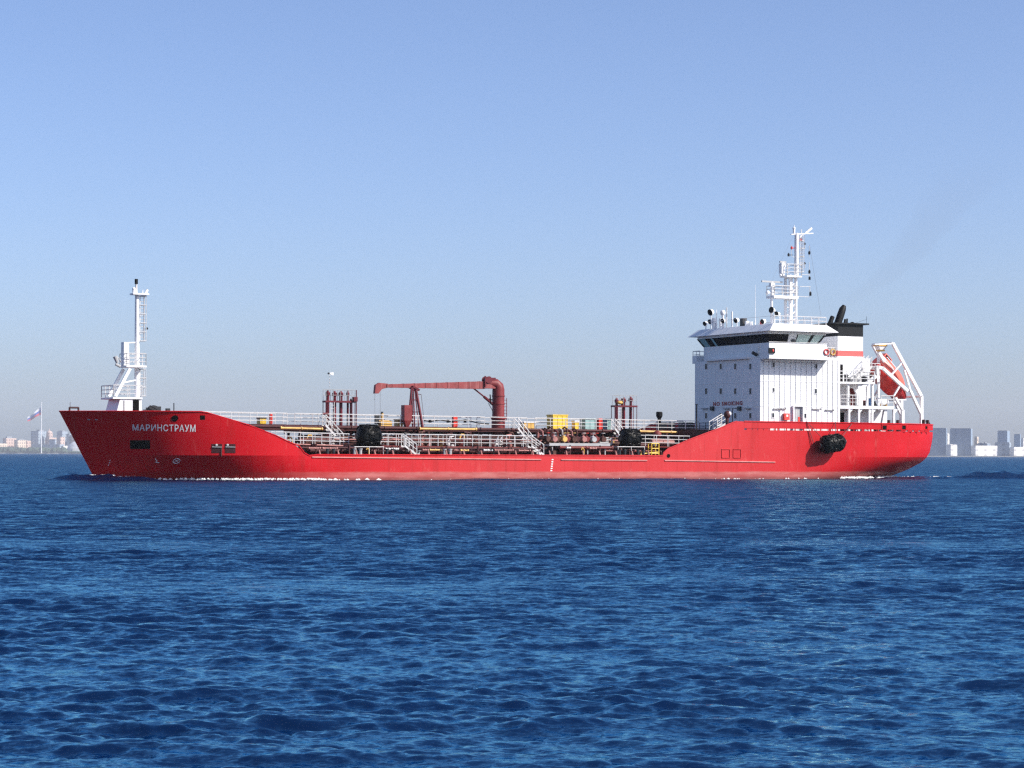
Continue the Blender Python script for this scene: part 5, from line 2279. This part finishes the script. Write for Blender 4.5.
# ------------------------------------------------------------------ water
def make_water():
    # rows get longer with distance; the waves themselves are in world metres
    ys = [-60, -40, -25, -14, -6, 0]
    y = 4.0
    while y < 290:
        ys.append(y)
        y *= 1.012 if y < 13 else (1.0023 if y < 60 else 1.0042)
    while y < 8900:
        ys.append(y)
        y *= 1.04
    ys.append(8900.0)
    ys = np.array(ys)
    nx = 940
    s = np.linspace(-1, 1, nx)
    wdt = np.where(ys < 300, 7 + 0.285 * np.maximum(ys, 0) + np.where(ys < 4, 30, 0), 92.5 + (ys - 300) * .5)
    # the outer tenth of the columns opens up so the sheet also reaches far to both sides
    edge = np.maximum(np.abs(s) - .9, 0) / .1
    X = s[None, :] * wdt[:, None] + (np.sign(s) * edge ** 2)[None, :] * np.where(ys < 600, 110, 0)[:, None]
    Y = np.repeat(ys[:, None], nx, 1)
    Z = np.zeros_like(X)
    DX, DY = np.zeros_like(X), np.zeros_like(X)
    cell = np.maximum(np.gradient(ys)[:, None] + 0 * X, .7 * np.abs(np.gradient(X, axis=1)))
    got, tot = np.zeros(X.shape, np.float32), 0.0
    wind = R(-101)
    nw = 150
    lam = np.exp(rng.uniform(np.log(.12), np.log(3.2), nw))
    # gusts: the small ripples come and go over some metres
    gust = np.zeros_like(X)
    for _ in range(7):
        l_, a_, p_ = rng.uniform(5, 24), rng.uniform(0, 6.28), rng.uniform(0, 6.28)
        gust += np.sin(2 * np.pi / l_ * (X * np.cos(a_) * .6 + Y * np.sin(a_)) + p_)
    gust = 1 + .28 * gust / 1.9
    for L in lam:
        th = wind + rng.normal(0, .62 if L < .8 else .46)
        k = 2 * np.pi / L
        slope = .84 * (.056 * np.exp(-((np.log(L / .27)) / .85) ** 2) + .036 * np.exp(-((np.log(L / 1.05)) / .6) ** 2)) * rng.uniform(.6, 1.4)
        amp = slope / k
        tot += slope ** 2
        ph = rng.uniform(0, 2 * np.pi)
        arg = k * (X * np.cos(th) + Y * np.sin(th)) + ph
        fade = np.clip((L / np.maximum(cell, .03) - 2.0) / 2.0, 0, 1)
        got += slope ** 2 * fade
        A = (amp * fade * (gust if L < 2.5 else 1)).astype(np.float32)
        # short crests: every train swells and dies over a few wavelengths
        e1, e2, e3 = rng.uniform(2.6, 6) * L, rng.uniform(0, 6.28), rng.uniform(0, 6.28)
        f1 = rng.uniform(1.8, 3.6) * L
        A *= (.30 + .85 * np.abs(np.sin(np.pi / e1 * (X * np.cos(e2) + Y * np.sin(e2)) + e3)
                               * np.sin(np.pi / f1 * (X * np.sin(e2) - Y * np.cos(e2)) + 2 * e3))).astype(np.float32)
        arg = np.remainder(arg, 2 * np.pi).astype(np.float32)
        sn = np.sin(arg)
        Z += A * np.cos(arg)
        DX -= .55 * A * np.cos(th) * sn
        DY -= .55 * A * np.sin(th) * sn
    # long wash that the ship throws out at bow and stern
    P = np.stack([X - SHIP_O.x, Y - SHIP_O.y])
    lx = P[0] * AX.x + P[1] * AX.y
    ly = P[0] * AY.x + P[1] * AY.y

    def ridge(x0, y0, x1, y1, h, w0, w1):
        dx, dy = x1 - x0, y1 - y0
        ln = math.hypot(dx, dy)
        t = ((lx - x0) * dx + (ly - y0) * dy) / ln / ln
        d = ((lx - x0) * -dy + (ly - y0) * dx) / ln
        w = w0 + (w1 - w0) * np.clip(t, 0, 1)
        env = np.clip(t / .12, 0, 1) * np.clip((1 - t) / .25, 0, 1)
        lump = 1 + .10 * np.sin(lx * .9 + ly * 1.7) + .07 * np.sin(lx * 1.7 - ly * 3.1 + 1) + .05 * np.sin(lx * 3.7 + ly * 4.3)
        return h * env * lump * np.exp(-(d / w) ** 2)
    Z += ridge(1.5, -4.5, 6.5, -7.0, .35, .7, .7)
    Z += ridge(4.5, -1.5, -1.8, -3.4, .50, .9, .8)
    Z += ridge(85, -8.3, 122, -13.5, .62, 1.0, 1.5)
    Z += ridge(76, -8.4, 92, -9.2, .22, .8, .9)
    Z += ridge(30, -9.2, 60, -12.5, .12, 1.0, 1.5)
    far = np.clip((420 - Y) / 120, 0, 1)
    Z *= far
    X += DX * far
    Y += DY * far
    nr = len(ys)
    co = np.stack([X, Y, Z], -1).reshape(-1, 3).astype(np.float32)
    i, j = np.meshgrid(np.arange(nr - 1), np.arange(nx - 1), indexing='ij')
    a = (i * nx + j).ravel()
    f = np.stack([a, a + 1, a + nx + 1, a + nx], -1).astype(np.int32)
    me = bpy.data.meshes.new("water")
    me.vertices.add(len(co))
    me.vertices.foreach_set("co", co.ravel())
    me.loops.add(f.size)
    me.loops.foreach_set("vertex_index", f.ravel())
    me.polygons.add(len(f))
    me.polygons.foreach_set("loop_start", np.arange(0, f.size, 4, dtype=np.int32))
    me.polygons.foreach_set("use_smooth", np.ones(len(f), bool))
    me.update(calc_edges=True)
    chop = np.clip(1 - got / tot, 0, 1)
    at = me.attributes.new("fine_chop", 'FLOAT', 'POINT')
    at.data.foreach_set("value", chop.ravel().astype(np.float32))
    m = bpy.data.materials.new("sea_water")
    m.use_nodes = True
    n, l = m.node_tree.nodes, m.node_tree.links
    b = n["Principled BSDF"]
    b.inputs["Base Color"].default_value = (0.0009, 0.0065, 0.034, 1)   # light coming back out of the water
    b.inputs["Roughness"].default_value = 1.0
    b.inputs["Specular IOR Level"].default_value = 0.0
    gl = n.new("ShaderNodeBsdfGlossy")
    gl.inputs["Color"].default_value = (.38, .80, 1.0, 1)
    gl.inputs["Roughness"].default_value = 0.10
    fr = n.new("ShaderNodeFresnel")
    fr.inputs["IOR"].default_value = 1.9
    mxs = n.new("ShaderNodeMixShader")
    l.new(fr.outputs[0], mxs.inputs[0])
    l.new(b.outputs[0], mxs.inputs[1])
    l.new(gl.outputs[0], mxs.inputs[2])
    l.new(mxs.outputs[0], n["Material Output"].inputs["Surface"])
    tc = n.new("ShaderNodeTexCoord")
    geo = n.new("ShaderNodeNewGeometry")
    acc = geo.outputs["Normal"]
    fc = n.new("ShaderNodeAttribute")                # share of the chop too fine for the mesh
    fc.attribute_name = "fine_chop"
    # ripples finer than the modelled waves tilt the surface normal
    for sc, st in ((1.5, .95), (6.5, 1.2), (21.0, .9)):
        mp = n.new("ShaderNodeMapping")
        mp.inputs["Scale"].default_value = (.55, 1.0, 1.0)
        mp.inputs["Rotation"].default_value = (0, 0, R(11 if sc < 2 else -9))
        l.new(tc.outputs["Object"], mp.inputs["Vector"])
        nz = n.new("ShaderNodeTexNoise")
        nz.inputs["Scale"].default_value = sc
        nz.inputs["Detail"].default_value = 3
        nz.inputs["Roughness"].default_value = .6
        nz.inputs["Distortion"].default_value = .4
        l.new(mp.outputs["Vector"], nz.inputs["Vector"])
        sub = n.new("ShaderNodeVectorMath")
        sub.operation = 'SUBTRACT'
        sub.inputs[1].default_value = (.5, .5, .5)
        l.new(nz.outputs["Color"], sub.inputs[0])
        mul = n.new("ShaderNodeVectorMath")
        mul.operation = 'MULTIPLY'
        mul.inputs[1].default_value = (st * .75, st, 0)
        src = sub.outputs[0]
        if sc < 20:
            q = n.new("ShaderNodeVectorMath")
            q.operation = 'SCALE'
            l.new(src, q.inputs[0])
            l.new(fc.outputs["Fac"], q.inputs["Scale"])
            src = q.outputs[0]
        l.new(src, mul.inputs[0])
        add = n.new("ShaderNodeVectorMath")
        add.operation = 'ADD'
        l.new(acc, add.inputs[0])
        l.new(mul.outputs[0], add.inputs[1])
        acc = add.outputs[0]
    # added tilt of the normals towards the camera makes far water mirror darker sky
    add = n.new("ShaderNodeVectorMath")
    add.operation = 'ADD'
    mr = n.new("ShaderNodeMapRange")
    mr.inputs[3].default_value = 0.03
    mr.inputs[4].default_value = -0.24
    l.new(fc.outputs["Fac"], mr.inputs[0])
    cx_ = n.new("ShaderNodeCombineXYZ")
    cx_.inputs[0].default_value = .015
    l.new(mr.outputs[0], cx_.inputs[1])
    l.new(cx_.outputs[0], add.inputs[1])
    l.new(acc, add.inputs[0])
    acc = add.outputs[0]
    nm = n.new("ShaderNodeVectorMath")
    nm.operation = 'NORMALIZE'
    l.new(acc, nm.inputs[0])
    for q in (gl, fr):
        l.new(nm.outputs[0], q.inputs["Normal"])
    me.materials.append(m)
    ob = bpy.data.objects.new("water", me)
    COL.objects.link(ob)
    ob["kind"] = "structure"
    return ob


make_water()

# foam along the waterline: many small lumpy flakes, one body of stuff
M['foam'] = mat("sea_foam", (0.62, 0.63, 0.62), 0.8, vary=.12, scale=6)
fo = MB()


def flakes(x0, x1, off0, off1, n, smin, smax, z=.05, dens=None):
    for _ in range(n):
        t = random.random()
        if dens and random.random() > dens(t):
            continue
        x = x0 + (x1 - x0) * t
        y = -half(min(x, 82), 0.1) - (off0 + (off1 - off0) * random.random() ** 1.6)
        s_ = random.uniform(smin, smax)
        k = 7
        zz = z + random.uniform(0, .10)
        vs = [(x, y, zz + s_ * .22)]
        for i in range(k):
            a = 2 * math.pi * i / k
            q = s_ * random.uniform(.5, 1.2)
            vs.append((x + q * 1.7 * math.cos(a), y + q * math.sin(a) * .8, zz - .12))
        fo.add(vs, [(0, 1 + i, 1 + (i + 1) % k) for i in range(k)])


flakes(9.5, 20.5, .02, .4, 320, .03, .10, .10)
flakes(7, 11, .05, .5, 24, .05, .16, .1)
flakes(20, 27, .02, .35, 60, .05, .15, .06, lambda t: 1 - t)
flakes(2.6, 6, .05, .5, 60, .06, .2, .2)
flakes(73.5, 78, .1, .7, 120, .08, .2, .1)
flakes(79, 82.5, .1, 1.0, 130, .08, .22, .12)
flakes(82.5, 90, .0, 2.4, 90, .06, .18, .08)
flakes(30, 72, .02, .25, 60, .04, .1, .02)


def crest(x0, y0, x1, y1, n, z, smax, spread=.35):
    "broken crest on a ridge of the wash"
    for _ in range(n):
        t = random.random()
        x, y = x0 + (x1 - x0) * t + random.gauss(0, .1), y0 + (y1 - y0) * t + random.gauss(0, spread)
        s_ = random.uniform(.03, smax)
        vs = [(x, y, z + s_ * .3)]
        for i in range(6):
            a = math.pi / 3 * i
            q = s_ * random.uniform(.5, 1.3)
            vs.append((x + 1.8 * q * math.cos(a), y + q * math.sin(a), z - .1))
        fo.add(vs, [(0, 1 + i, 1 + (i + 1) % 6) for i in range(6)])


crest(4.2, -1.4, 1.6, -2.2, 70, .42, .11, .16)
crest(3.0, -1.2, 6.2, -4.0, 50, .24, .10, .2)
crest(84, -7.0, 93, -9.0, 60, .12, .12, .5)
crest(92, -9.3, 108, -11.6, 45, .36, .10, .35)
crest(79, -7.6, 86, -8.2, 90, .14, .16, .45)
fm_ = fo.build("foam", 'foam', None, smooth=True)
fm_.matrix_world = SHIP_M
fm_["kind"] = "stuff"

# ------------------------------------------------------------------ far shores
def sheet(name, x0, x1, y0, y1, z, m, h=3.0):
    mb = MB()
    mb.box(x0, x1, y0, y1, -h, z)
    o = mb.build(name, m)
    o["kind"] = "structure"
    return o


M['shore'] = mat("pale_shore", (0.34, 0.33, 0.30), .9, vary=.25, scale=.02)
M['quay'] = mat("quay_concrete", (0.36, 0.36, 0.35), .9, vary=.15, scale=.05)
DL, DR = 7600.0, 4500.0
sheet("far_shore", -3400, 3400, DL, DL + 900, 3.2, 'shore')
wp0 = WP(928, 455.4, DR)
sheet("quay_ground", WP(900, 455, DR).x, 2000, DR, DR + 700, 2.0, 'quay')


def bmat(name, wall, win, sx, sz, duty=.45):
    "facade with rows of openings in the surface"
    m = bpy.data.materials.new(name)
    m.use_nodes = True
    n, l = m.node_tree.nodes, m.node_tree.links
    b = n["Principled BSDF"]
    b.inputs["Roughness"].default_value = .8
    tc = n.new("ShaderNodeTexCoord")
    sp = n.new("ShaderNodeSeparateXYZ")
    l.new(tc.outputs["Object"], sp.inputs[0])
    ad = n.new("ShaderNodeMath")
    l.new(sp.outputs[0], ad.inputs[0])
    l.new(sp.outputs[1], ad.inputs[1])

    def sq(src, period):
        d = n.new("ShaderNodeMath"); d.operation = 'DIVIDE'
        l.new(src, d.inputs[0]); d.inputs[1].default_value = period
        f = n.new("ShaderNodeMath"); f.operation = 'FRACT'
        l.new(d.outputs[0], f.inputs[0])
        g = n.new("ShaderNodeMath"); g.operation = 'LESS_THAN'
        l.new(f.outputs[0], g.inputs[0]); g.inputs[1].default_value = duty
        return g.outputs[0]
    mu = n.new("ShaderNodeMath"); mu.operation = 'MULTIPLY'
    l.new(sq(ad.outputs[0], sx), mu.inputs[0])
    l.new(sq(sp.outputs[2], sz), mu.inputs[1])
    mx = n.new("ShaderNodeMixRGB")
    mx.inputs[1].default_value = (*wall, 1)
    mx.inputs[2].default_value = (*win, 1)
    l.new(mu.outputs[0], mx.inputs[0])
    l.new(mx.outputs[0], b.inputs["Base Color"])
    return m


M['cream'] = bmat("cream_facade", (.60, .50, .40), (.25, .2, .18), 12, 10)
M['rose'] = bmat("rose_facade", (.56, .42, .36), (.25, .18, .16), 14, 10)
M['bluegrey'] = bmat("blue_grey_facade", (.30, .36, .42), (.16, .2, .26), 15, 10)
M['paleblue'] = bmat("pale_facade", (.55, .56, .60), (.36, .38, .42), 17, 12, .3)
M['whiteb'] = bmat("white_facade", (.74, .72, .70), (.5, .48, .46), 20, 10, .3)
M['silo'] = bmat("silo_shade_blue", (.24, .31, .40), (.21, .28, .37), 17, 900, .3)  # blue of sky-lit shade on grey concrete is put into the wall colour
M['roofgrey'] = mat("roof_grey", (.25, .27, .30), .8, vary=.1, scale=.05)
M['treeline'] = mat("distant_foliage", (.045, .075, .05), .9, vary=.4, scale=.06)


def building(px0, px1, pyt, d, m, label, name="far_building", cat="building", rot=-25, depth=None, ground=3.2, tops=(), frac=.62, group=None):
    """block turned so that a shaded front and a sunlit flank both show; frac is the front's share of the width"""
    a, c = WP(px0, pyt, d), WP(px1, pyt, d)
    wpx = c.x - a.x
    rr = R(rot)
    wf = wpx * frac / math.cos(rr)
    wd = wpx * (1 - frac) / abs(math.sin(rr)) if depth is None else depth
    h = a.z - ground
    # nearest corner between front and flank
    corner = Vector((a.x + wpx * frac, d, ground))
    ob_m = Matrix.Translation(corner) @ Matrix.Rotation(rr, 4, 'Z')
    mb = MB()
    mb.box(-wf, 0, 0, wd, -1, h)
    e = mb.build(name, m)
    e.matrix_world = ob_m
    tag(e, label, cat, group)
    mb = MB()
    t = max(.8, h * .02)
    mb.box(-wf + t, -t, t, wd - t, h + .01, h + t)
    for fx, w, hh in tops:
        mb.box(-wf * (1 - fx), -wf * (1 - fx) + wf * w, wd * .2, wd * .7, h + .01, h + hh)
    mb.build("roof", 'roofgrey' if m != 'whiteb' else m, e)
    return e


DLf = DL + 60
building(-6, 4.5, 443.5, DLf + 40, 'cream', "low cream block at the far left edge of the skyline", frac=.4)
building(2.5, 13.2, 438.2, DLf + 80, 'rose', "rose block with a stepped roof left of the flagpole on the far shore", frac=.35, tops=((.2, .4, 6),))
building(13.8, 24.8, 440.2, DLf + 70, 'cream', "broad cream block between the rose block and the blue grey tower", frac=.35, tops=((.5, .3, 4),))
building(24.8, 30.2, 440.8, DLf + 110, 'rose', "narrow rose block touching the left side of the blue grey tower", frac=.4)
building(30, 44, 431.4, DLf + 120, 'bluegrey', "tall blue grey tower with a sunlit flank directly behind the flagpole", frac=.6, tops=((.55, .4, 6),))
building(44.6, 56, 437.6, DLf + 100, 'rose', "rose block with a domed drum right of the flagpole", frac=.4)
building(48.6, 56, 439.4, DLf + 30, 'bluegrey', "dark blue grey block in front of the domed rose block", frac=.85)
building(56.4, 66, 431.6, DLf + 130, 'bluegrey', "tall blue grey tower nearest the ship's bow", frac=.6, tops=((.3, .5, 4),))
building(58.4, 63.6, 437, DLf + 60, 'rose', "slim rose block in front of the tower nearest the bow", frac=.4)
building(66, 71, 434, DLf + 120, 'bluegrey', "slim blue grey tower just behind the ship's bow", frac=.6)
building(71, 84, 433.2, DLf + 110, 'rose', "rose block partly hidden behind the ship's bow", frac=.4)
building(29, 63, 444.4, DLf + 5, 'bluegrey', "long low blue grey hall at the foot of the flagpole", frac=.9)
building(61, 66.6, 446, DLf - 20, 'whiteb', "small white hut on the far shore between long hall and arena", frac=.4)
building(40.6, 53.4, 452.0, DL + 6, 'whiteb', "low white plinth under the flagpole", name="flag_plinth", cat="plinth", frac=.9)
# dome on the rose block
p = WP(49.4, 434, DLf + 130)
mb = MB()
mb.bar((0, 0, -15), (0, 0, 0), 11, 16)
mb.ball((0, 0, 0), 11, 11, 12, 14, 8)
mb.bar((0, 0, 10), (0, 0, 18), 1.3, 6)
dm = mb.build("dome_tower", 'rose', None, smooth=True)
dm.location = p
tag(dm, "rounded rose dome rising over the skyline right of the flagpole", "dome")
# arena with a rounded shell
a, c = WP(65.5, 452, DL + 30), WP(90, 452, DL + 30)
mb = MB()
rx = (c.x - a.x) / 2
hh = WP(70, 440.8, DL + 30).z - 3
mb.ball((0, 0, 0), rx, 24, hh, 28, 12)
ar = mb.build("round_arena", 'paleblue', None, smooth=True)
ar.location = ((a.x + c.x) / 2, DL + 40, 3.0)
tag(ar, "pale rounded arena shell half hidden by the ship's bow", "arena")
mb = MB()
mb.box(-rx * .35, rx * .8, -26.5, -20, 1, 16)
mb.build("arena_entrance", 'whiteb', ar)
# flagpole and flag
p0, p1 = WP(41.3, 452.6, DL - 10), WP(41.3, 402.5, DL - 10)
mb = MB()
H_ = p1.z - 2
mb.bar((0, 0, 0), (0, 0, H_), 2.0, 10, .8)
fp = mb.build("flagpole", 'white', None, smooth=True)
fp.location = (p0.x, DL - 10, 2.0)
tag(fp, "very tall white flagpole on the far left shore", "flagpole")
mb = MB()
mb.ball((0, 0, H_ + .5), 1.1)
mb.build("pole_finial", 'white', fp)
fl = bpy.data.objects.new("flag", None)
COL.objects.link(fl)
fl.location = (p0.x, DL - 10, WP(41.3, 412.5, DL - 10).z)
tag(fl, "white, blue and red striped flag flying left from the flagpole", "flag")
k = DL / FPX
M['flagw'] = mat("flag_white", (.78, .78, .80), .8, vary=.04)
M['flagb'] = mat("flag_blue", (.05, .10, .42), .8, vary=.04)
M['flagr'] = mat("flag_red", (.58, .06, .08), .8, vary=.04)
for i, m in enumerate(('flagw', 'flagb', 'flagr')):
    mb = MB()
    vs, fs = [], []
    n = 14
    for q in range(n + 1):
        t = q / n
        x = -13.8 * k * t
        for w_ in (0, 1):
            top = 5.6 - 10.4 * t + .5 * math.sin(t * 7)
            bot = -2.2 - 6.8 * t + .4 * math.sin(t * 6)
            v = (i + w_) / 3
            z = (top + (bot - top) * v) * k
            vs.append((x, 2.5 * math.sin(t * 9 + v), z))
    vs += [(x, y + .12, z) for x, y, z in vs]
    o_ = 2 * (n + 1)
    for q in range(n):
        a = q * 2
        fs += [(a, a + 2, a + 3, a + 1), (o_ + a + 1, o_ + a + 3, o_ + a + 2, o_ + a)]
    mb.add(vs, fs)
    mb.build("flag_stripe", m, fl, smooth=True)
# tree belt on the far shore
mb = MB()
for _ in range(420):
    x = random.uniform(WP(-30, 450, DL).x, WP(100, 450, DL).x)
    w = random.uniform(5, 13)
    hgt = random.uniform(7, 18)
    if x > WP(64, 450, DL).x:
        hgt *= .35
    mb.ball((x, DL + random.uniform(4, 30), 3 + hgt * .5), w, w, hgt * .6, 7, 5)
tb = mb.build("far_woods", 'treeline', None, smooth=False)
tb["kind"] = "stuff"

# port on the right
QG = 2.0
building(926, 947.8, 428.4, DR + 60, 'silo', "blue grey silo block touching the ship's stern", name="silo_block", frac=.93, ground=QG)
building(946.6, 950.6, 434, DR + 80, 'whiteb', "slim white tower between the two big silo blocks", name="lift_tower", cat="tower", frac=.2, ground=QG)
building(947.8, 957.8, 445, DR + 30, 'whiteb', "low white shed between the two big silo blocks", name="port_shed", cat="shed", frac=.3, rot=-68, ground=QG, tops=((.1, .4, 1.5),))
building(951.8, 973.6, 428.7, DR + 50, 'silo', "darkest and widest silo block, second from the stern", name="silo_block", frac=.88, ground=QG)
building(972, 1002, 446, DR + 35, 'whiteb', "long low white warehouse right of the widest silo block", name="warehouse", cat="warehouse", frac=.12, rot=-68, ground=QG)
building(974.6, 979.6, 436.8, DR + 120, 'cream', "small cream tower behind the left end of the long warehouse", name="lift_tower", cat="tower", frac=.5, ground=QG)
building(978, 993, 443.6, DR + 100, 'bluegrey', "low grey plant behind the long white warehouse", name="port_shed", cat="shed", frac=.6, ground=QG, tops=((.2, .2, 2), (.6, .15, 3)))
building(998.4, 1012.2, 431, DR + 60, 'silo', "third silo block with a stepped foot and bright white flank", name="silo_block", frac=.64, ground=QG)
building(996, 1012.6, 442.6, DR + 45, 'bluegrey', "stepped grey annex at the foot of the third silo block", name="port_shed", cat="shed", frac=.8, ground=QG)
building(1011, 1036, 447.4, DR + 30, 'whiteb', "white shed at the right edge of the photo", name="port_shed", cat="shed", frac=.12, rot=-68, ground=QG)
building(1014.6, 1021.6, 434.4, DR + 80, 'silo', "smallest silo block near the right edge", name="silo_block", frac=.8, ground=QG)
building(1020.6, 1034, 438.6, DR + 95, 'whiteb', "white block behind the smallest silo block", name="warehouse", cat="warehouse", frac=.2, rot=-68, ground=QG)

# ------------------------------------------------------------------ funnel smoke
def smoke():
    a, c = S(842.5, 306, -.6), S(1000, 150, 2.0)
    d = c - a
    mb = MB()
    pts, rad = [], []
    for i in range(17):
        t = i / 16
        q = a + d * t + Vector((.9 * math.sin(t * 6), 0, -.5 * math.sin(t * 4)))
        pts.append(q - a)
        rad.append((.35 + 3.2 * t) * (1 if i < 16 else .6) * (1 + .12 * math.sin(i * 2.1)))
    mb.tube(pts, rad, 20)
    m = bpy.data.materials.new("exhaust_smoke")
    m.use_nodes = True
    n, l = m.node_tree.nodes, m.node_tree.links
    n.remove(n["Principled BSDF"])
    v = n.new("ShaderNodeVolumePrincipled")
    v.inputs["Color"].default_value = (.30, .26, .27, 1)
    tc = n.new("ShaderNodeTexCoord")
    sp = n.new("ShaderNodeSeparateXYZ")
    l.new(tc.outputs["Object"], sp.inputs[0])
    mr = n.new("ShaderNodeMapRange")
    mr.inputs[1].default_value = 0
    mr.inputs[2].default_value = d.z * .95
    mr.inputs[3].default_value = .028
    mr.inputs[4].default_value = 0
    l.new(sp.outputs[2], mr.inputs[0])
    l.new(mr.outputs[0], v.inputs["Density"])
    l.new(v.outputs[0], n["Material Output"].inputs["Volume"])
    ob = mb.build("smoke", m, None, smooth=True)
    ob.matrix_world = SHIP_M @ Matrix.Translation(a)
    tag(ob, kind="stuff")


smoke()


# ------------------------------------------------------------------ hazy air over the gulf
def haze():
    mb = MB()
    mb.box(-4600, 4600, -70, 9000, -4.5, 200)
    m = bpy.data.materials.new("hazy_air")
    m.use_nodes = True
    n, l = m.node_tree.nodes, m.node_tree.links
    n.remove(n["Principled BSDF"])
    v = n.new("ShaderNodeVolumePrincipled")
    v.inputs["Color"].default_value = (.86, .91, 1.0, 1)
    v.inputs["Density"].default_value = .000062
    v.inputs["Anisotropy"].default_value = .0
    l.new(v.outputs[0], n["Material Output"].inputs["Volume"])
    ob = mb.build("haze", m)
    tag(ob, kind="stuff")


haze()
